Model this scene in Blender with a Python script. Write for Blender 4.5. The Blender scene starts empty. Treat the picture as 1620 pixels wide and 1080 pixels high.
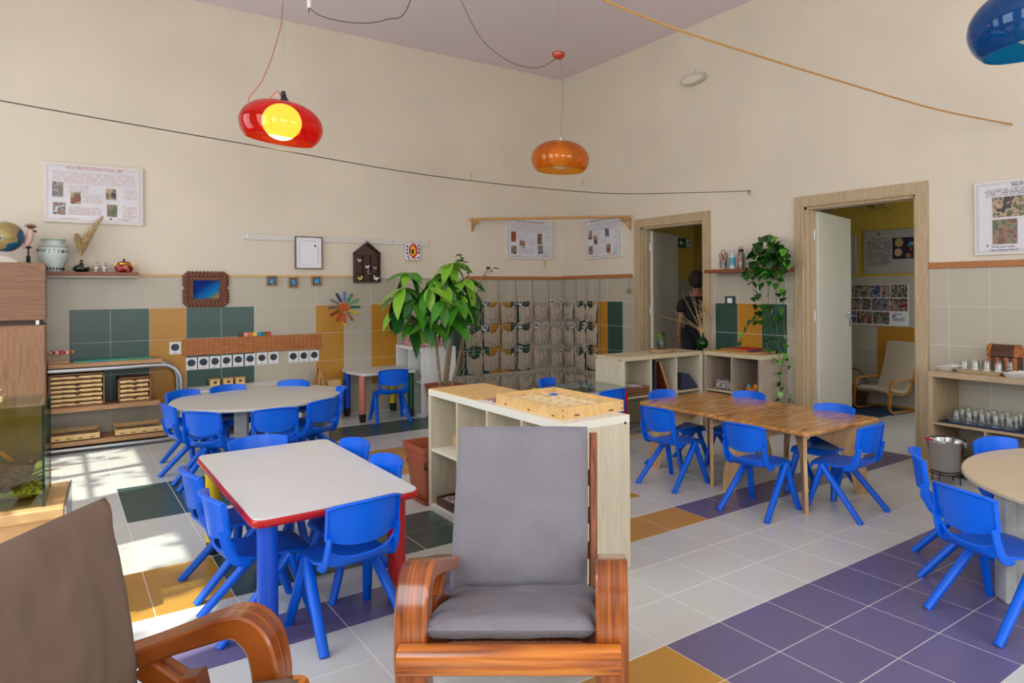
import bpy, math, random
from math import sin, cos, pi, radians, sqrt
from mathutils import Vector, Matrix, noise
random.seed(7)
D = bpy.data
COL = bpy.context.scene.collection
SC = bpy.context.scene

# ---------------------------------------------------------------- camera, world, lights, exposure
cd = D.cameras.new('camera'); cam = D.objects.new('camera', cd); COL.objects.link(cam)
cd.sensor_width = 36; cd.sensor_fit = 'HORIZONTAL'; cd.lens = 36 * 1104.07 / 1620
cd.shift_x = (810 - 946.77) / 1620; cd.shift_y = (455.70 - 540) / 1620
cd.clip_start = 0.05; cd.clip_end = 200
yaw, pit, rol = 0.9095, 0.0015, 0.0068
f = Vector((cos(yaw) * cos(pit), sin(yaw) * cos(pit), sin(pit)))
r = Vector((sin(yaw), -cos(yaw), 0)); d = f.cross(r)
r2 = cos(rol) * r + sin(rol) * d; d2 = -sin(rol) * r + cos(rol) * d
mw = Matrix(((r2.x, -d2.x, -f.x, -5.417), (r2.y, -d2.y, -f.y, -7.740), (r2.z, -d2.z, -f.z, 1.355), (0, 0, 0, 1)))
cam.matrix_world = mw
SC.camera = cam

SC.view_settings.view_transform = 'Standard'; SC.view_settings.look = 'None'
SC.view_settings.gamma = 1; SC.view_settings.use_curve_mapping = False
SC.view_settings.exposure = 0.0
try:
    SC.cycles.use_denoising = True; SC.cycles.denoiser = 'OPENIMAGEDENOISE'
    SC.cycles.max_bounces = 8; SC.cycles.diffuse_bounces = 4; SC.cycles.transparent_max_bounces = 16
    SC.cycles.sample_clamp_indirect = 6; SC.cycles.caustics_reflective = False; SC.cycles.caustics_refractive = False
except Exception: pass

wd = D.worlds.new('daylight'); SC.world = wd; wd.use_nodes = True
bg = wd.node_tree.nodes['Background']; bg.inputs[0].default_value = (0.75, 0.86, 1.0, 1); bg.inputs[1].default_value = 1.2

def lamp(name, typ, loc, rot, energy, color=(1, 1, 1), size=(1, 1), **kw):
    l = D.lights.new(name, typ); l.energy = energy; l.color = color
    if typ == 'AREA': l.shape = 'RECTANGLE'; l.size, l.size_y = size
    for k, v in kw.items(): setattr(l, k, v)
    o = D.objects.new(name, l); COL.objects.link(o); o.location = loc; o.rotation_euler = rot; return o

lamp('sun', 'SUN', (-20, -4, 20), (0, radians(-34), radians(12)), 9.0, (1, .93, .82), angle=radians(0.6))
# daylight coming in through the windows of the west and south walls
lamp('daylight_west_window', 'AREA', (-6.93, -1.65, 2.2), (0, radians(-90), 0), 42, (.86, .93, 1), (2.6, 1.6))
lamp('daylight_west_window', 'AREA', (-6.93, -4.4, 2.2), (0, radians(-90), 0), 62, (.86, .93, 1), (2.6, 1.6))
lamp('daylight_west_window', 'AREA', (-6.93, -7.2, 2.2), (0, radians(-90), 0), 60, (.9, .95, 1), (2.6, 1.6))
lamp('daylight_south_window', 'AREA', (-5.3, -9.9, 1.9), (radians(90), 0, 0), 95, (.93, .96, 1), (2.2, 1.9))
lamp('daylight_south_window', 'AREA', (-2.0, -9.9, 1.9), (radians(90), 0, 0), 78, (.93, .96, 1), (2.2, 1.9))
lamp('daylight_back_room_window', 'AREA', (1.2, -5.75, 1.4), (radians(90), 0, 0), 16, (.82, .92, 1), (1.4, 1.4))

# ---------------------------------------------------------------- materials
def lin(c):
    return tuple(((x / 255) / 12.92 if x / 255 <= .04045 else ((x / 255 + .055) / 1.055) ** 2.4) for x in c[:3]) + (1,)
MATS = {}
def nt(name):
    m = D.materials.new(name); m.use_nodes = True
    return m, m.node_tree, m.node_tree.nodes['Principled BSDF']
def mat(name, c, rough=.5, metal=0, var=0, vs=6, bump=0, bs=60, emis=None, es=1, coat=0, spec=.5, alpha=None, sub=0, vscale=(1, 1, 1)):
    if name in MATS: return MATS[name]
    m, t, b = nt(name); col = lin(c)
    b.inputs['Base Color'].default_value = col; b.inputs['Roughness'].default_value = rough
    b.inputs['Metallic'].default_value = metal; b.inputs['Specular IOR Level'].default_value = spec
    if coat: b.inputs['Coat Weight'].default_value = coat; b.inputs['Coat Roughness'].default_value = .12
    if emis: b.inputs['Emission Color'].default_value = lin(emis); b.inputs['Emission Strength'].default_value = es
    tc = t.nodes.new('ShaderNodeTexCoord'); mp = t.nodes.new('ShaderNodeMapping'); mp.inputs['Scale'].default_value = vscale
    t.links.new(tc.outputs['Object'], mp.inputs[0])
    n = t.nodes.new('ShaderNodeTexNoise'); n.inputs['Scale'].default_value = vs; n.inputs['Detail'].default_value = 5
    t.links.new(mp.outputs[0], n.inputs['Vector'])
    v = max(var, .02)
    r = t.nodes.new('ShaderNodeValToRGB'); r.color_ramp.elements[0].position = .3; r.color_ramp.elements[1].position = .7
    r.color_ramp.elements[0].color = tuple(max(0, x * (1 - v)) for x in col[:3]) + (1,)
    r.color_ramp.elements[1].color = tuple(min(1, x * (1 + v)) for x in col[:3]) + (1,)
    t.links.new(n.outputs['Fac'], r.inputs[0]); t.links.new(r.outputs[0], b.inputs['Base Color'])
    if bump:
        n2 = t.nodes.new('ShaderNodeTexNoise'); n2.inputs['Scale'].default_value = bs; n2.inputs['Detail'].default_value = 4
        t.links.new(tc.outputs['Object'], n2.inputs['Vector'])
        bp = t.nodes.new('ShaderNodeBump'); bp.inputs['Strength'].default_value = bump; bp.inputs['Distance'].default_value = .01
        t.links.new(n2.outputs['Fac'], bp.inputs['Height']); t.links.new(bp.outputs[0], b.inputs['Normal'])
    MATS[name] = m; return m
def wood(name, c1, c2, scale=(2, 2, 20), rough=.45, coat=0, dist=1.5, s=3, bump=.05, mid=None):
    if name in MATS: return MATS[name]
    m, t, b = nt(name); b.inputs['Roughness'].default_value = rough
    if coat: b.inputs['Coat Weight'].default_value = coat; b.inputs['Coat Roughness'].default_value = .15
    tc = t.nodes.new('ShaderNodeTexCoord'); mp = t.nodes.new('ShaderNodeMapping'); mp.inputs['Scale'].default_value = scale
    n = t.nodes.new('ShaderNodeTexNoise'); n.inputs['Scale'].default_value = s; n.inputs['Detail'].default_value = 6; n.inputs['Distortion'].default_value = dist
    r = t.nodes.new('ShaderNodeValToRGB'); r.color_ramp.elements[0].position = .32; r.color_ramp.elements[1].position = .68
    r.color_ramp.elements[0].color = lin(c1); r.color_ramp.elements[1].color = lin(c2)
    if mid: e = r.color_ramp.elements.new(.5); e.color = lin(mid)
    t.links.new(tc.outputs['Object'], mp.inputs[0]); t.links.new(mp.outputs[0], n.inputs['Vector'])
    t.links.new(n.outputs['Fac'], r.inputs[0]); t.links.new(r.outputs[0], b.inputs['Base Color'])
    if bump:
        bp = t.nodes.new('ShaderNodeBump'); bp.inputs['Strength'].default_value = bump; bp.inputs['Distance'].default_value = .003
        t.links.new(n.outputs['Fac'], bp.inputs['Height']); t.links.new(bp.outputs[0], b.inputs['Normal'])
    MATS[name] = m; return m
def glassy(name, c, trans=.9, rough=.02, ior=1.45, diff=0, dc=None, refl=.75):
    """thin clear sheet: tinted transparency plus a surface reflection, with an optional body colour"""
    if name in MATS: return MATS[name]
    m = D.materials.new(name); m.use_nodes = True; t = m.node_tree; t.nodes.clear()
    o = t.nodes.new('ShaderNodeOutputMaterial'); tr = t.nodes.new('ShaderNodeBsdfTransparent'); tr.inputs[0].default_value = lin(c)
    g = t.nodes.new('ShaderNodeBsdfGlossy'); g.inputs['Roughness'].default_value = rough
    lw = t.nodes.new('ShaderNodeLayerWeight'); lw.inputs[0].default_value = .5
    pw = t.nodes.new('ShaderNodeMath'); pw.operation = 'POWER'; t.links.new(lw.outputs['Facing'], pw.inputs[0]); pw.inputs[1].default_value = 4
    fr = t.nodes.new('ShaderNodeMath'); fr.operation = 'MULTIPLY_ADD'; t.links.new(pw.outputs[0], fr.inputs[0]); fr.inputs[1].default_value = refl; fr.inputs[2].default_value = ((ior - 1) / (ior + 1)) ** 2
    mx = t.nodes.new('ShaderNodeMixShader'); t.links.new(fr.outputs[0], mx.inputs[0])
    base = tr
    if diff:
        df = t.nodes.new('ShaderNodeBsdfDiffuse'); df.inputs[0].default_value = lin(dc or c)
        tl = t.nodes.new('ShaderNodeBsdfTranslucent'); tl.inputs[0].default_value = lin(dc or c)
        m0 = t.nodes.new('ShaderNodeMixShader'); m0.inputs[0].default_value = .5
        t.links.new(df.outputs[0], m0.inputs[1]); t.links.new(tl.outputs[0], m0.inputs[2])
        m1 = t.nodes.new('ShaderNodeMixShader'); m1.inputs[0].default_value = diff
        t.links.new(tr.outputs[0], m1.inputs[1]); t.links.new(m0.outputs[0], m1.inputs[2]); base = m1
    t.links.new(base.outputs[0], mx.inputs[1]); t.links.new(g.outputs[0], mx.inputs[2]); t.links.new(mx.outputs[0], o.inputs[0])
    MATS[name] = m; return m
def print_lines(name, paper, ink, pitch=.012, xs=60, thr=.46, fill=.42):
    """flat print: rows of small writing too fine to read"""
    if name in MATS: return MATS[name]
    m, t, b = nt(name); b.inputs['Roughness'].default_value = .5
    N = t.nodes.new; L = t.links.new
    tc = N('ShaderNodeTexCoord'); sp = N('ShaderNodeSeparateXYZ'); L(tc.outputs['Object'], sp.inputs[0])
    def math_(op, a, bb=None):
        n = N('ShaderNodeMath'); n.operation = op
        for i, q in enumerate((a, bb)):
            if q is None: continue
            if isinstance(q, (int, float)): n.inputs[i].default_value = q
            else: L(q, n.inputs[i])
        return n.outputs[0]
    z = math_('DIVIDE', sp.outputs[2], pitch); fz = math_('FLOOR', z); fr = math_('FRACT', z)
    row = math_('LESS_THAN', fr, fill)
    cb = N('ShaderNodeCombineXYZ'); L(math_('MULTIPLY', sp.outputs[0], xs), cb.inputs[0]); L(math_('MULTIPLY', fz, 7.31), cb.inputs[1])
    n = N('ShaderNodeTexNoise'); n.inputs['Scale'].default_value = 1; n.inputs['Detail'].default_value = 1; L(cb.outputs[0], n.inputs['Vector'])
    w = math_('GREATER_THAN', n.outputs['Fac'], thr); k = math_('MULTIPLY', row, w)
    mx = N('ShaderNodeMix'); mx.data_type = 'RGBA'; L(k, mx.inputs[0]); mx.inputs[6].default_value = lin(paper); mx.inputs[7].default_value = lin(ink)
    L(mx.outputs[2], b.inputs['Base Color']); MATS[name] = m; return m
def blobs(name, cols, scale=20, rough=.35, seed=0, vor=False, detail=3, bump=0, hard=False):
    """flat picture or mottled surface: several colours in irregular patches"""
    if name in MATS: return MATS[name]
    m, t, b = nt(name); b.inputs['Roughness'].default_value = rough
    tc = t.nodes.new('ShaderNodeTexCoord'); mp = t.nodes.new('ShaderNodeMapping'); mp.inputs['Location'].default_value = (seed * 3.7, seed * 1.3, seed * 2.1)
    n = t.nodes.new('ShaderNodeTexVoronoi' if vor else 'ShaderNodeTexNoise'); n.inputs['Scale'].default_value = scale
    t.links.new(tc.outputs['Object'], mp.inputs[0]); t.links.new(mp.outputs[0], n.inputs['Vector'])
    r = t.nodes.new('ShaderNodeValToRGB'); r.color_ramp.interpolation = 'CONSTANT' if (vor or hard) else 'LINEAR'
    k = len(cols)
    for i, c in enumerate(cols):
        pos = (.36 + .28 * i / k) if not vor else i / k
        if i == 0: e = r.color_ramp.elements[0]; e.position = 0
        elif i == 1: e = r.color_ramp.elements[1]; e.position = pos
        else: e = r.color_ramp.elements.new(pos)
        e.color = lin(c)
    src = n.outputs['Color'] if vor else n.outputs['Fac']
    if vor:
        s = t.nodes.new('ShaderNodeSeparateColor'); t.links.new(src, s.inputs[0]); src = s.outputs[0]
    else: n.inputs['Detail'].default_value = detail
    t.links.new(src, r.inputs[0]); t.links.new(r.outputs[0], b.inputs['Base Color'])
    MATS[name] = m; return m
def stripes(name, c1, c2, scale=60, direction='Z', rough=.9, dist=2):
    if name in MATS: return MATS[name]
    m, t, b = nt(name); b.inputs['Roughness'].default_value = rough
    tc = t.nodes.new('ShaderNodeTexCoord'); w = t.nodes.new('ShaderNodeTexWave'); w.bands_direction = direction
    w.inputs['Scale'].default_value = scale; w.inputs['Distortion'].default_value = dist; w.inputs['Detail Scale'].default_value = 1
    r = t.nodes.new('ShaderNodeValToRGB'); r.color_ramp.elements[0].color = lin(c1); r.color_ramp.elements[1].color = lin(c2)
    r.color_ramp.elements[0].position = .35; r.color_ramp.elements[1].position = .65
    t.links.new(tc.outputs['Object'], w.inputs['Vector']); t.links.new(w.outputs['Fac'], r.inputs[0]); t.links.new(r.outputs[0], b.inputs['Base Color'])
    MATS[name] = m; return m

# ---------------------------------------------------------------- mesh helpers
class MB:
    def __init__(s): s.v = []; s.f = []
    def add(s, vs, fs, M=None):
        o = len(s.v)
        s.v += [tuple(M @ Vector(p)) for p in vs] if M else [tuple(p) for p in vs]
        s.f += [tuple(i + o for i in q) for q in fs]; return s
    def box(s, x0, x1, y0, y1, z0, z1, bev=0, M=None):
        x0, x1 = min(x0, x1), max(x0, x1); y0, y1 = min(y0, y1), max(y0, y1); z0, z1 = min(z0, z1), max(z0, z1)
        b = min(bev, (x1 - x0) * .45, (y1 - y0) * .45, (z1 - z0) * .45)
        if b <= 0:
            vs = [(x, y, z) for z in (z0, z1) for y in (y0, y1) for x in (x0, x1)]
            return s.add(vs, [(0, 2, 3, 1), (4, 5, 7, 6), (0, 1, 5, 4), (2, 6, 7, 3), (0, 4, 6, 2), (1, 3, 7, 5)], M)
        vs = []; idx = {}
        for sx in (0, 1):
            for sy in (0, 1):
                for sz in (0, 1):
                    X, Y, Z = (x0, x1)[sx], (y0, y1)[sy], (z0, z1)[sz]
                    ix, iy, iz = X + b * (1 - 2 * sx), Y + b * (1 - 2 * sy), Z + b * (1 - 2 * sz)
                    for a, p in ((0, (X, iy, iz)), (1, (ix, Y, iz)), (2, (ix, iy, Z))):
                        idx[(sx, sy, sz, a)] = len(vs); vs.append(p)
        fs = []
        for a in range(3):
            for q in (0, 1):
                o1, o2 = [k for k in range(3) if k != a]
                ring = []
                for u, w in ((0, 0), (1, 0), (1, 1), (0, 1)):
                    c = [0, 0, 0]; c[a] = q; c[o1] = u; c[o2] = w; ring.append(idx[(*c, a)])
                fs.append(tuple(ring))
        for a in range(3):
            o1, o2 = [k for k in range(3) if k != a]
            for u in (0, 1):
                for w in (0, 1):
                    c0 = [0, 0, 0]; c0[o1] = u; c0[o2] = w; c1 = list(c0); c1[a] = 1
                    fs.append((idx[(*c0, o1)], idx[(*c1, o1)], idx[(*c1, o2)], idx[(*c0, o2)]))
        for c in [(i, j, k) for i in (0, 1) for j in (0, 1) for k in (0, 1)]: fs.append(tuple(idx[(*c, a)] for a in range(3)))
        return s.add(vs, fs, M)
    def prism(s, poly, a0, a1, ax='z', M=None):
        n = len(poly)
        def P(p, a): return {'z': (p[0], p[1], a), 'y': (p[0], a, p[1]), 'x': (a, p[0], p[1])}[ax]
        vs = [P(p, a0) for p in poly] + [P(p, a1) for p in poly]
        return s.add(vs, [tuple(range(n))[::-1], tuple(range(n, 2 * n))] + [(i, (i + 1) % n, n + (i + 1) % n, n + i) for i in range(n)], M)
    def lathe(s, prof, n=20, c=(0, 0, 0), M=None, cap=True):
        vs = []; fs = []
        for (r, z) in prof:
            for i in range(n):
                a = 2 * pi * i / n; vs.append((c[0] + r * cos(a), c[1] + r * sin(a), c[2] + z))
        for j in range(len(prof) - 1):
            for i in range(n):
                k = (i + 1) % n; fs.append((j * n + i, j * n + k, (j + 1) * n + k, (j + 1) * n + i))
        if cap:
            fs.append(tuple(range(n))[::-1]); fs.append(tuple((len(prof) - 1) * n + i for i in range(n)))
        return s.add(vs, fs, M)
    def ball(s, c, rx, ry=None, rz=None, n=14, m=9, M=None):
        ry = ry or rx; rz = rz or rx; vs = [(c[0], c[1], c[2] - rz)]; fs = []
        for j in range(1, m):
            t = pi * j / m
            for i in range(n):
                a = 2 * pi * i / n; vs.append((c[0] + rx * sin(t) * cos(a), c[1] + ry * sin(t) * sin(a), c[2] - rz * cos(t)))
        vs.append((c[0], c[1], c[2] + rz)); e = len(vs) - 1
        for i in range(n): fs.append((0, 1 + (i + 1) % n, 1 + i)); fs.append((e, e - n + i, e - n + (i + 1) % n))
        for j in range(m - 2):
            for i in range(n):
                a = 1 + j * n + i; b = 1 + j * n + (i + 1) % n; fs.append((a, b, b + n, a + n))
        return s.add(vs, fs, M)
    def tube(s, pts, r, n=8, M=None, ry=None, up=None):
        """r: radius or list; ry: second radius (flattened section) measured along 'up'"""
        P = [Vector(p) for p in pts]; k = len(P); R = r if isinstance(r, (list, tuple)) else [r] * k
        Q = (ry if isinstance(ry, (list, tuple)) else [ry] * k) if ry else R
        vs = []; fs = []; prev = None
        for i in range(k):
            t = (P[min(i + 1, k - 1)] - P[max(i - 1, 0)]).normalized()
            if up is not None: u = Vector(up)
            elif prev is not None: u = prev
            else: u = Vector((0, 0, 1)) if abs(t.z) < .9 else Vector((1, 0, 0))
            u = (u - t * u.dot(t)); u = u.normalized() if u.length > 1e-6 else t.orthogonal().normalized()
            prev = u; w = t.cross(u)
            for j in range(n):
                a = 2 * pi * (j + .5) / n; vs.append(P[i] + w * (R[i] * cos(a)) + u * (Q[i] * sin(a)))
        for i in range(k - 1):
            for j in range(n):
                q = (j + 1) % n; fs.append((i * n + j, i * n + q, (i + 1) * n + q, (i + 1) * n + j))
        fs.append(tuple(range(n))[::-1]); fs.append(tuple((k - 1) * n + j for j in range(n)))
        return s.add(vs, fs, M)
    def shell(s, G, t, M=None):
        """grid of points G[i][j] thickened by t along its normals into a closed sheet"""
        a = len(G); b = len(G[0]); P = [[Vector(p) for p in row] for row in G]; vs = []; Nn = []
        for i in range(a):
            for j in range(b):
                du = P[min(i + 1, a - 1)][j] - P[max(i - 1, 0)][j]; dv = P[i][min(j + 1, b - 1)] - P[i][max(j - 1, 0)]
                n = du.cross(dv); n = n.normalized() if n.length > 1e-9 else Vector((0, 0, 1)); Nn.append(n)
                vs.append(P[i][j] + n * (t / 2))
        vs += [P[i][j] - Nn[i * b + j] * (t / 2) for i in range(a) for j in range(b)]
        o = a * b; fs = []
        for i in range(a - 1):
            for j in range(b - 1):
                q = i * b + j; fs.append((q, q + b, q + b + 1, q + 1)); fs.append((o + q, o + q + 1, o + q + b + 1, o + q + b))
        for j in range(b - 1):
            fs.append((j, j + 1, o + j + 1, o + j)); q = (a - 1) * b + j; fs.append((q + 1, q, o + q, o + q + 1))
        for i in range(a - 1):
            q = i * b; fs.append((q + b, q, o + q, o + q + b)); q = i * b + b - 1; fs.append((q, q + b, o + q + b, o + q))
        return s.add(vs, fs, M)
    def sheet(s, G, M=None):
        a = len(G); b = len(G[0])
        return s.add([p for row in G for p in row], [(i * b + j, (i + 1) * b + j, (i + 1) * b + j + 1, i * b + j + 1) for i in range(a - 1) for j in range(b - 1)], M)
    def mesh(s, name, m=None, smooth=False, ang=40, xf=None):
        me = D.meshes.new(name); vs = s.v if xf is None else [tuple(xf @ Vector(p)) for p in s.v]
        me.from_pydata(vs, [], s.f); me.update()
        if m: me.materials.append(m)
        if smooth:
            me.polygons.foreach_set('use_smooth', [True] * len(me.polygons))
            try: me.set_sharp_from_angle(angle=radians(ang))
            except Exception: pass
        return me
WM = {}
def link(o, parent=None, loc=None, rz=None, rot=None):
    COL.objects.link(o)
    if loc is not None: o.location = loc
    if rz is not None: o.rotation_euler = (0, 0, rz)
    if rot is not None: o.rotation_euler = rot
    if parent is not None: o.parent = parent
    M = Matrix.Translation(o.location) @ o.rotation_euler.to_matrix().to_4x4()
    WM[o] = (WM[parent] @ M) if parent is not None else M
    return o
def props(o, label=None, cat=None, group=None, kind=None):
    if label: o['label'] = label
    if cat: o['category'] = cat
    if group: o['group'] = group
    if kind: o['kind'] = kind
    return o
def thing(name, label, cat, loc=(0, 0, 0), rz=0, group=None):
    return props(link(D.objects.new(name, None), None, loc, rz), label, cat, group)
def solid(name, mb, m, label, cat, group=None, smooth=False, loc=None, ang=40, kind=None):
    """a thing that is one mesh; world coordinates are moved to its own base"""
    if loc is None:
        xs = [p[0] for p in mb.v]; ys = [p[1] for p in mb.v]; zs = [p[2] for p in mb.v]
        loc = ((min(xs) + max(xs)) / 2, (min(ys) + max(ys)) / 2, min(zs))
    me = mb.mesh(name, m, smooth, ang, Matrix.Translation(-Vector(loc)))
    return props(link(D.objects.new(name, me), None, loc), label, cat, group, kind)
def part(name, mb, m, parent, smooth=False, world=False, label=None, ang=40, kind=None, loc=None):
    xf = WM[parent].inverted() if world else None
    me = mb.mesh(name, m, smooth, ang, xf)
    o = link(D.objects.new(name, me), parent, loc)
    return props(o, label, None, None, kind)
def inst(name, me, parent, loc=(0, 0, 0), rot=None, scale=None, world=False, label=None, mat_=None):
    o = D.objects.new(name, me)
    if world:
        loc = WM[parent].inverted() @ Vector(loc)
    link(o, parent, loc, rot=rot)
    if scale is not None: o.scale = scale if isinstance(scale, (tuple, list)) else (scale,) * 3
    return props(o, label)
def struct(name, mb, m, parent=None, smooth=False):
    o = link(D.objects.new(name, mb.mesh(name, m, smooth)), parent)
    if parent is None: o['kind'] = 'structure'
    return o
def kids(o): return [c for c in list(KID.get(o, []))]
def dup(root, loc, rz=0, **kw):
    """a copy of a thing with copies of its parts and sub-parts"""
    cache = [o for o in COL.objects if o.parent is not None] if dup.c is None else dup.c
    r_ = root.copy(); COL.objects.link(r_); r_.location = loc; r_.rotation_euler = (0, 0, rz); props(r_, **kw)
    WM[r_] = Matrix.Translation(loc) @ Matrix.Rotation(rz, 4, 'Z')
    for ch in list(root.children):
        c = ch.copy(); COL.objects.link(c); c.parent = r_
        for g in list(ch.children):
            d_ = g.copy(); COL.objects.link(d_); d_.parent = c
    return r_
dup.c = []
def text(name, body, size, parent, loc, m, align='CENTER', rot=(pi / 2, 0, 0), ext=.0004, wide=1.0, world=False):
    cu = D.curves.new(name, 'FONT'); cu.body = body; cu.size = size; cu.align_x = align; cu.align_y = 'CENTER'; cu.extrude = ext
    cu.materials.append(m); o = D.objects.new(name, cu); COL.objects.link(o)
    me = D.meshes.new_from_object(o); D.objects.remove(o); D.curves.remove(cu); me.name = name; o = D.objects.new(name, me)
    if world: loc = WM[parent].inverted() @ Vector(loc)
    link(o, parent, loc, rot=rot); o.scale = (wide, 1, 1); return o
def curve_pts(pts, n=8):
    """Catmull-Rom through points"""
    P = [Vector(p) for p in pts]; out = []
    for i in range(len(P) - 1):
        p0 = P[max(i - 1, 0)]; p1 = P[i]; p2 = P[i + 1]; p3 = P[min(i + 2, len(P) - 1)]
        for k in range(n):
            t = k / n
            out.append(.5 * ((2 * p1) + (p2 - p0) * t + (2 * p0 - 5 * p1 + 4 * p2 - p3) * t * t + (3 * p1 - p0 - 3 * p2 + p3) * t ** 3))
    out.append(P[-1]); return out
def sgn(x): return 1 if x >= 0 else -1

# palette
PLASTER = mat('wall_plaster', (214, 202, 183), .85, var=.05, vs=1.2, bump=.08, bs=25)
CEIL = mat('ceiling_paint_lilac', (224, 210, 214), .9, var=.02, vs=1)
GROUT = mat('grout', (222, 218, 208), .8)
T_CREAM = mat('wall_tile_cream', (177, 168, 150), .35, var=.03, vs=3)
T_GREEN = mat('wall_tile_green', (44, 74, 64), .32, var=.05, vs=3)
T_OCHRE = mat('wall_tile_ochre', (178, 124, 32), .32, var=.05, vs=3)
F_WHITE = mat('floor_tile_white', (203, 203, 199), .26, var=.035, vs=2)
F_PURPLE = mat('floor_tile_purple', (106, 98, 134), .27, var=.05, vs=2)
F_OCHRE = mat('floor_tile_ochre', (190, 140, 54), .32, var=.05, vs=2)
F_GREEN = mat('floor_tile_green', (56, 82, 78), .32, var=.05, vs=2)
DOORW = wood('door_frame_laminate', (168, 146, 112), (186, 164, 130), (9, 9, .7), .5, s=4)
DOORL = wood('door_leaf_laminate', (196, 190, 172), (206, 200, 184), (2, 2, 24), .45, s=4)
RAILW = wood('rail_wood', (150, 92, 44), (182, 118, 62), (2, 20, 20), .5)
PINE = wood('pine_light', (196, 156, 100), (214, 178, 124), (3, 14, 14), .5)
PLY = wood('birch_ply', (206, 162, 98), (224, 184, 124), (6, 6, 2), .4)
LAM = wood('shelf_laminate', (192, 180, 154), (208, 198, 174), (16, 16, .8), .45, s=4, bump=.01)
LAMG = wood('shelf_laminate_edge', (188, 172, 138), (200, 186, 152), (16, 2, 2), .45, s=3, bump=.01)
LAMW = mat('shelf_edge_white', (226, 222, 206), .45)
WHITE = mat('white_lacquer', (226, 226, 222), .35)
BLACK = mat('black_plastic', (18, 18, 20), .45)
CHROME = mat('chrome', (205, 205, 205), .18, 1)
ALU = mat('aluminium_tube', (176, 180, 184), .32, .9)
BLUE = mat('blue_plastic', (0, 94, 218), .33, var=.03, vs=3, bump=.04, bs=180, spec=.35)
DARKWOOD = wood('dark_wood', (58, 30, 16), (84, 46, 24), (3, 16, 16), .45)
SHELFW = wood('shelf_brown', (112, 56, 30), (138, 76, 42), (2, 14, 14), .45)
PAPER = mat('paper_white', (224, 224, 226), .6)
GLASS = glassy('clear_glass', (236, 242, 240), ior=1.5)
GLASSG = glassy('green_glass', (60, 150, 50), ior=1.5, diff=.25, dc=(20, 110, 20))
TERRA = mat('terracotta_plastic', (158, 78, 48), .5, var=.05)
SOIL = mat('soil', (58, 42, 30), .95, var=.3, vs=30, bump=.5)
ROPE = mat('jute', (176, 130, 70), .9, var=.15, vs=80)
WIRE = mat('dark_wire', (60, 46, 34), .6)

# ---------------------------------------------------------------- room shell
T = .3                                  # floor tile
GX, GY = -3.291, -6.094                 # a corner of the floor grid
X0, Y0, H = -7.0, -10.0, 4.18
fl = struct('floor', MB().box(X0 - .2, 2.35, Y0 - .2, .2, -.12, -.0012), GROUT)
def fcol(i, j):
    if -2 <= j <= 0: return F_PURPLE if i >= -1 else (F_OCHRE if i >= -3 else F_WHITE)
    if j == 4: return F_PURPLE if (i >= 3 or i <= -2) and i >= -6 else (F_OCHRE if -1 <= i <= 2 else F_WHITE)
    if j in (6, 7): return F_OCHRE if i in (-7, -6) or 0 <= i <= 2 else (F_GREEN if -5 <= i <= -1 else F_WHITE)
    if 11 <= j <= 13: return F_GREEN if -6 <= i <= -2 else (F_OCHRE if -1 <= i <= 3 else F_WHITE)
    if j in (16, 17): return F_GREEN if -1 <= i <= 5 else F_WHITE
    return F_WHITE
tm = {}
def tile_mesh(m, w, h, key, ax):
    k = (m.name, round(w, 3), round(h, 3), ax)
    if k not in tm:
        g = .0036 if ax == 'z' else .0028; mb = MB()
        if ax == 'z': mb.box(g / 2, w - g / 2, g / 2, h - g / 2, -.01, 0, .0012)
        elif ax == 'y': mb.box(g / 2, w - g / 2, -.008, 0, g / 2, h - g / 2, .0012)
        else: mb.box(-.008, 0, -w + g / 2, -g / 2, g / 2, h - g / 2, .0012)
        tm[k] = mb.mesh(key, m)
    return tm[k]
cells = []
for i in range(-13, 11):
    for j in range(-14, 21):
        x0, y0 = GX + i * T, GY + j * T; x1, y1 = min(x0 + T, 0), min(y0 + T, 0)
        if x0 < X0 or y0 < Y0 or x1 - x0 < .02 or y1 - y0 < .02: continue
        vx, vy = (x0 + x1) / 2 + 5.417, (y0 + y1) / 2 + 7.74
        a = math.degrees(math.atan2(vy, vx)) - 52.1; dd = math.hypot(vx, vy)
        seen = -34 < a < 43 and dd > 1.9
        cells.append((0 if seen else 1, dd, i, j, x0, y0, x1, y1))
cells.sort()
rest = {}
for k, (s_, dd, i, j, x0, y0, x1, y1) in enumerate(cells):
    m = fcol(i, j)
    if s_ == 0 and k < 296:
        inst('floor_tile', tile_mesh(m, x1 - x0, y1 - y0, 'floor_tile', 'z'), fl, (x0, y0, 0))
    else:
        rest.setdefault(m.name, (m, MB()))[1].box(x0 + .0018, x1 - .0018, y0 + .0018, y1 - .0018, -.01, 0)
mj = MB(); mats_ = []; fm = []
for m, mb in rest.values():
    o = len(mj.f); mj.add(mb.v, mb.f); mats_.append(m); fm += [len(mats_) - 1] * (len(mj.f) - o)
# floor tiles of the room beyond the doors, joined with the far ones
o = len(mj.f); mats_.append(F_WHITE)
for i in range(0, 8):
    for j in range(-2, 20):
        x0 = i * T + .004; y0 = GY + j * T
        if x0 + T < 2.3 and y0 > -5.9 and y0 + T < .0:
            mj.box(x0 + .0018, x0 + T - .0018, y0 + .0018, y0 + T - .0018, -.01, 0)
fm += [len(mats_) - 1] * (len(mj.f) - o)
me = mj.mesh('floor_tile_field'); [me.materials.append(m) for m in mats_]; me.polygons.foreach_set('material_index', fm)
props(link(D.objects.new('floor_tile_field', me), fl), kind='stuff')

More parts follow.
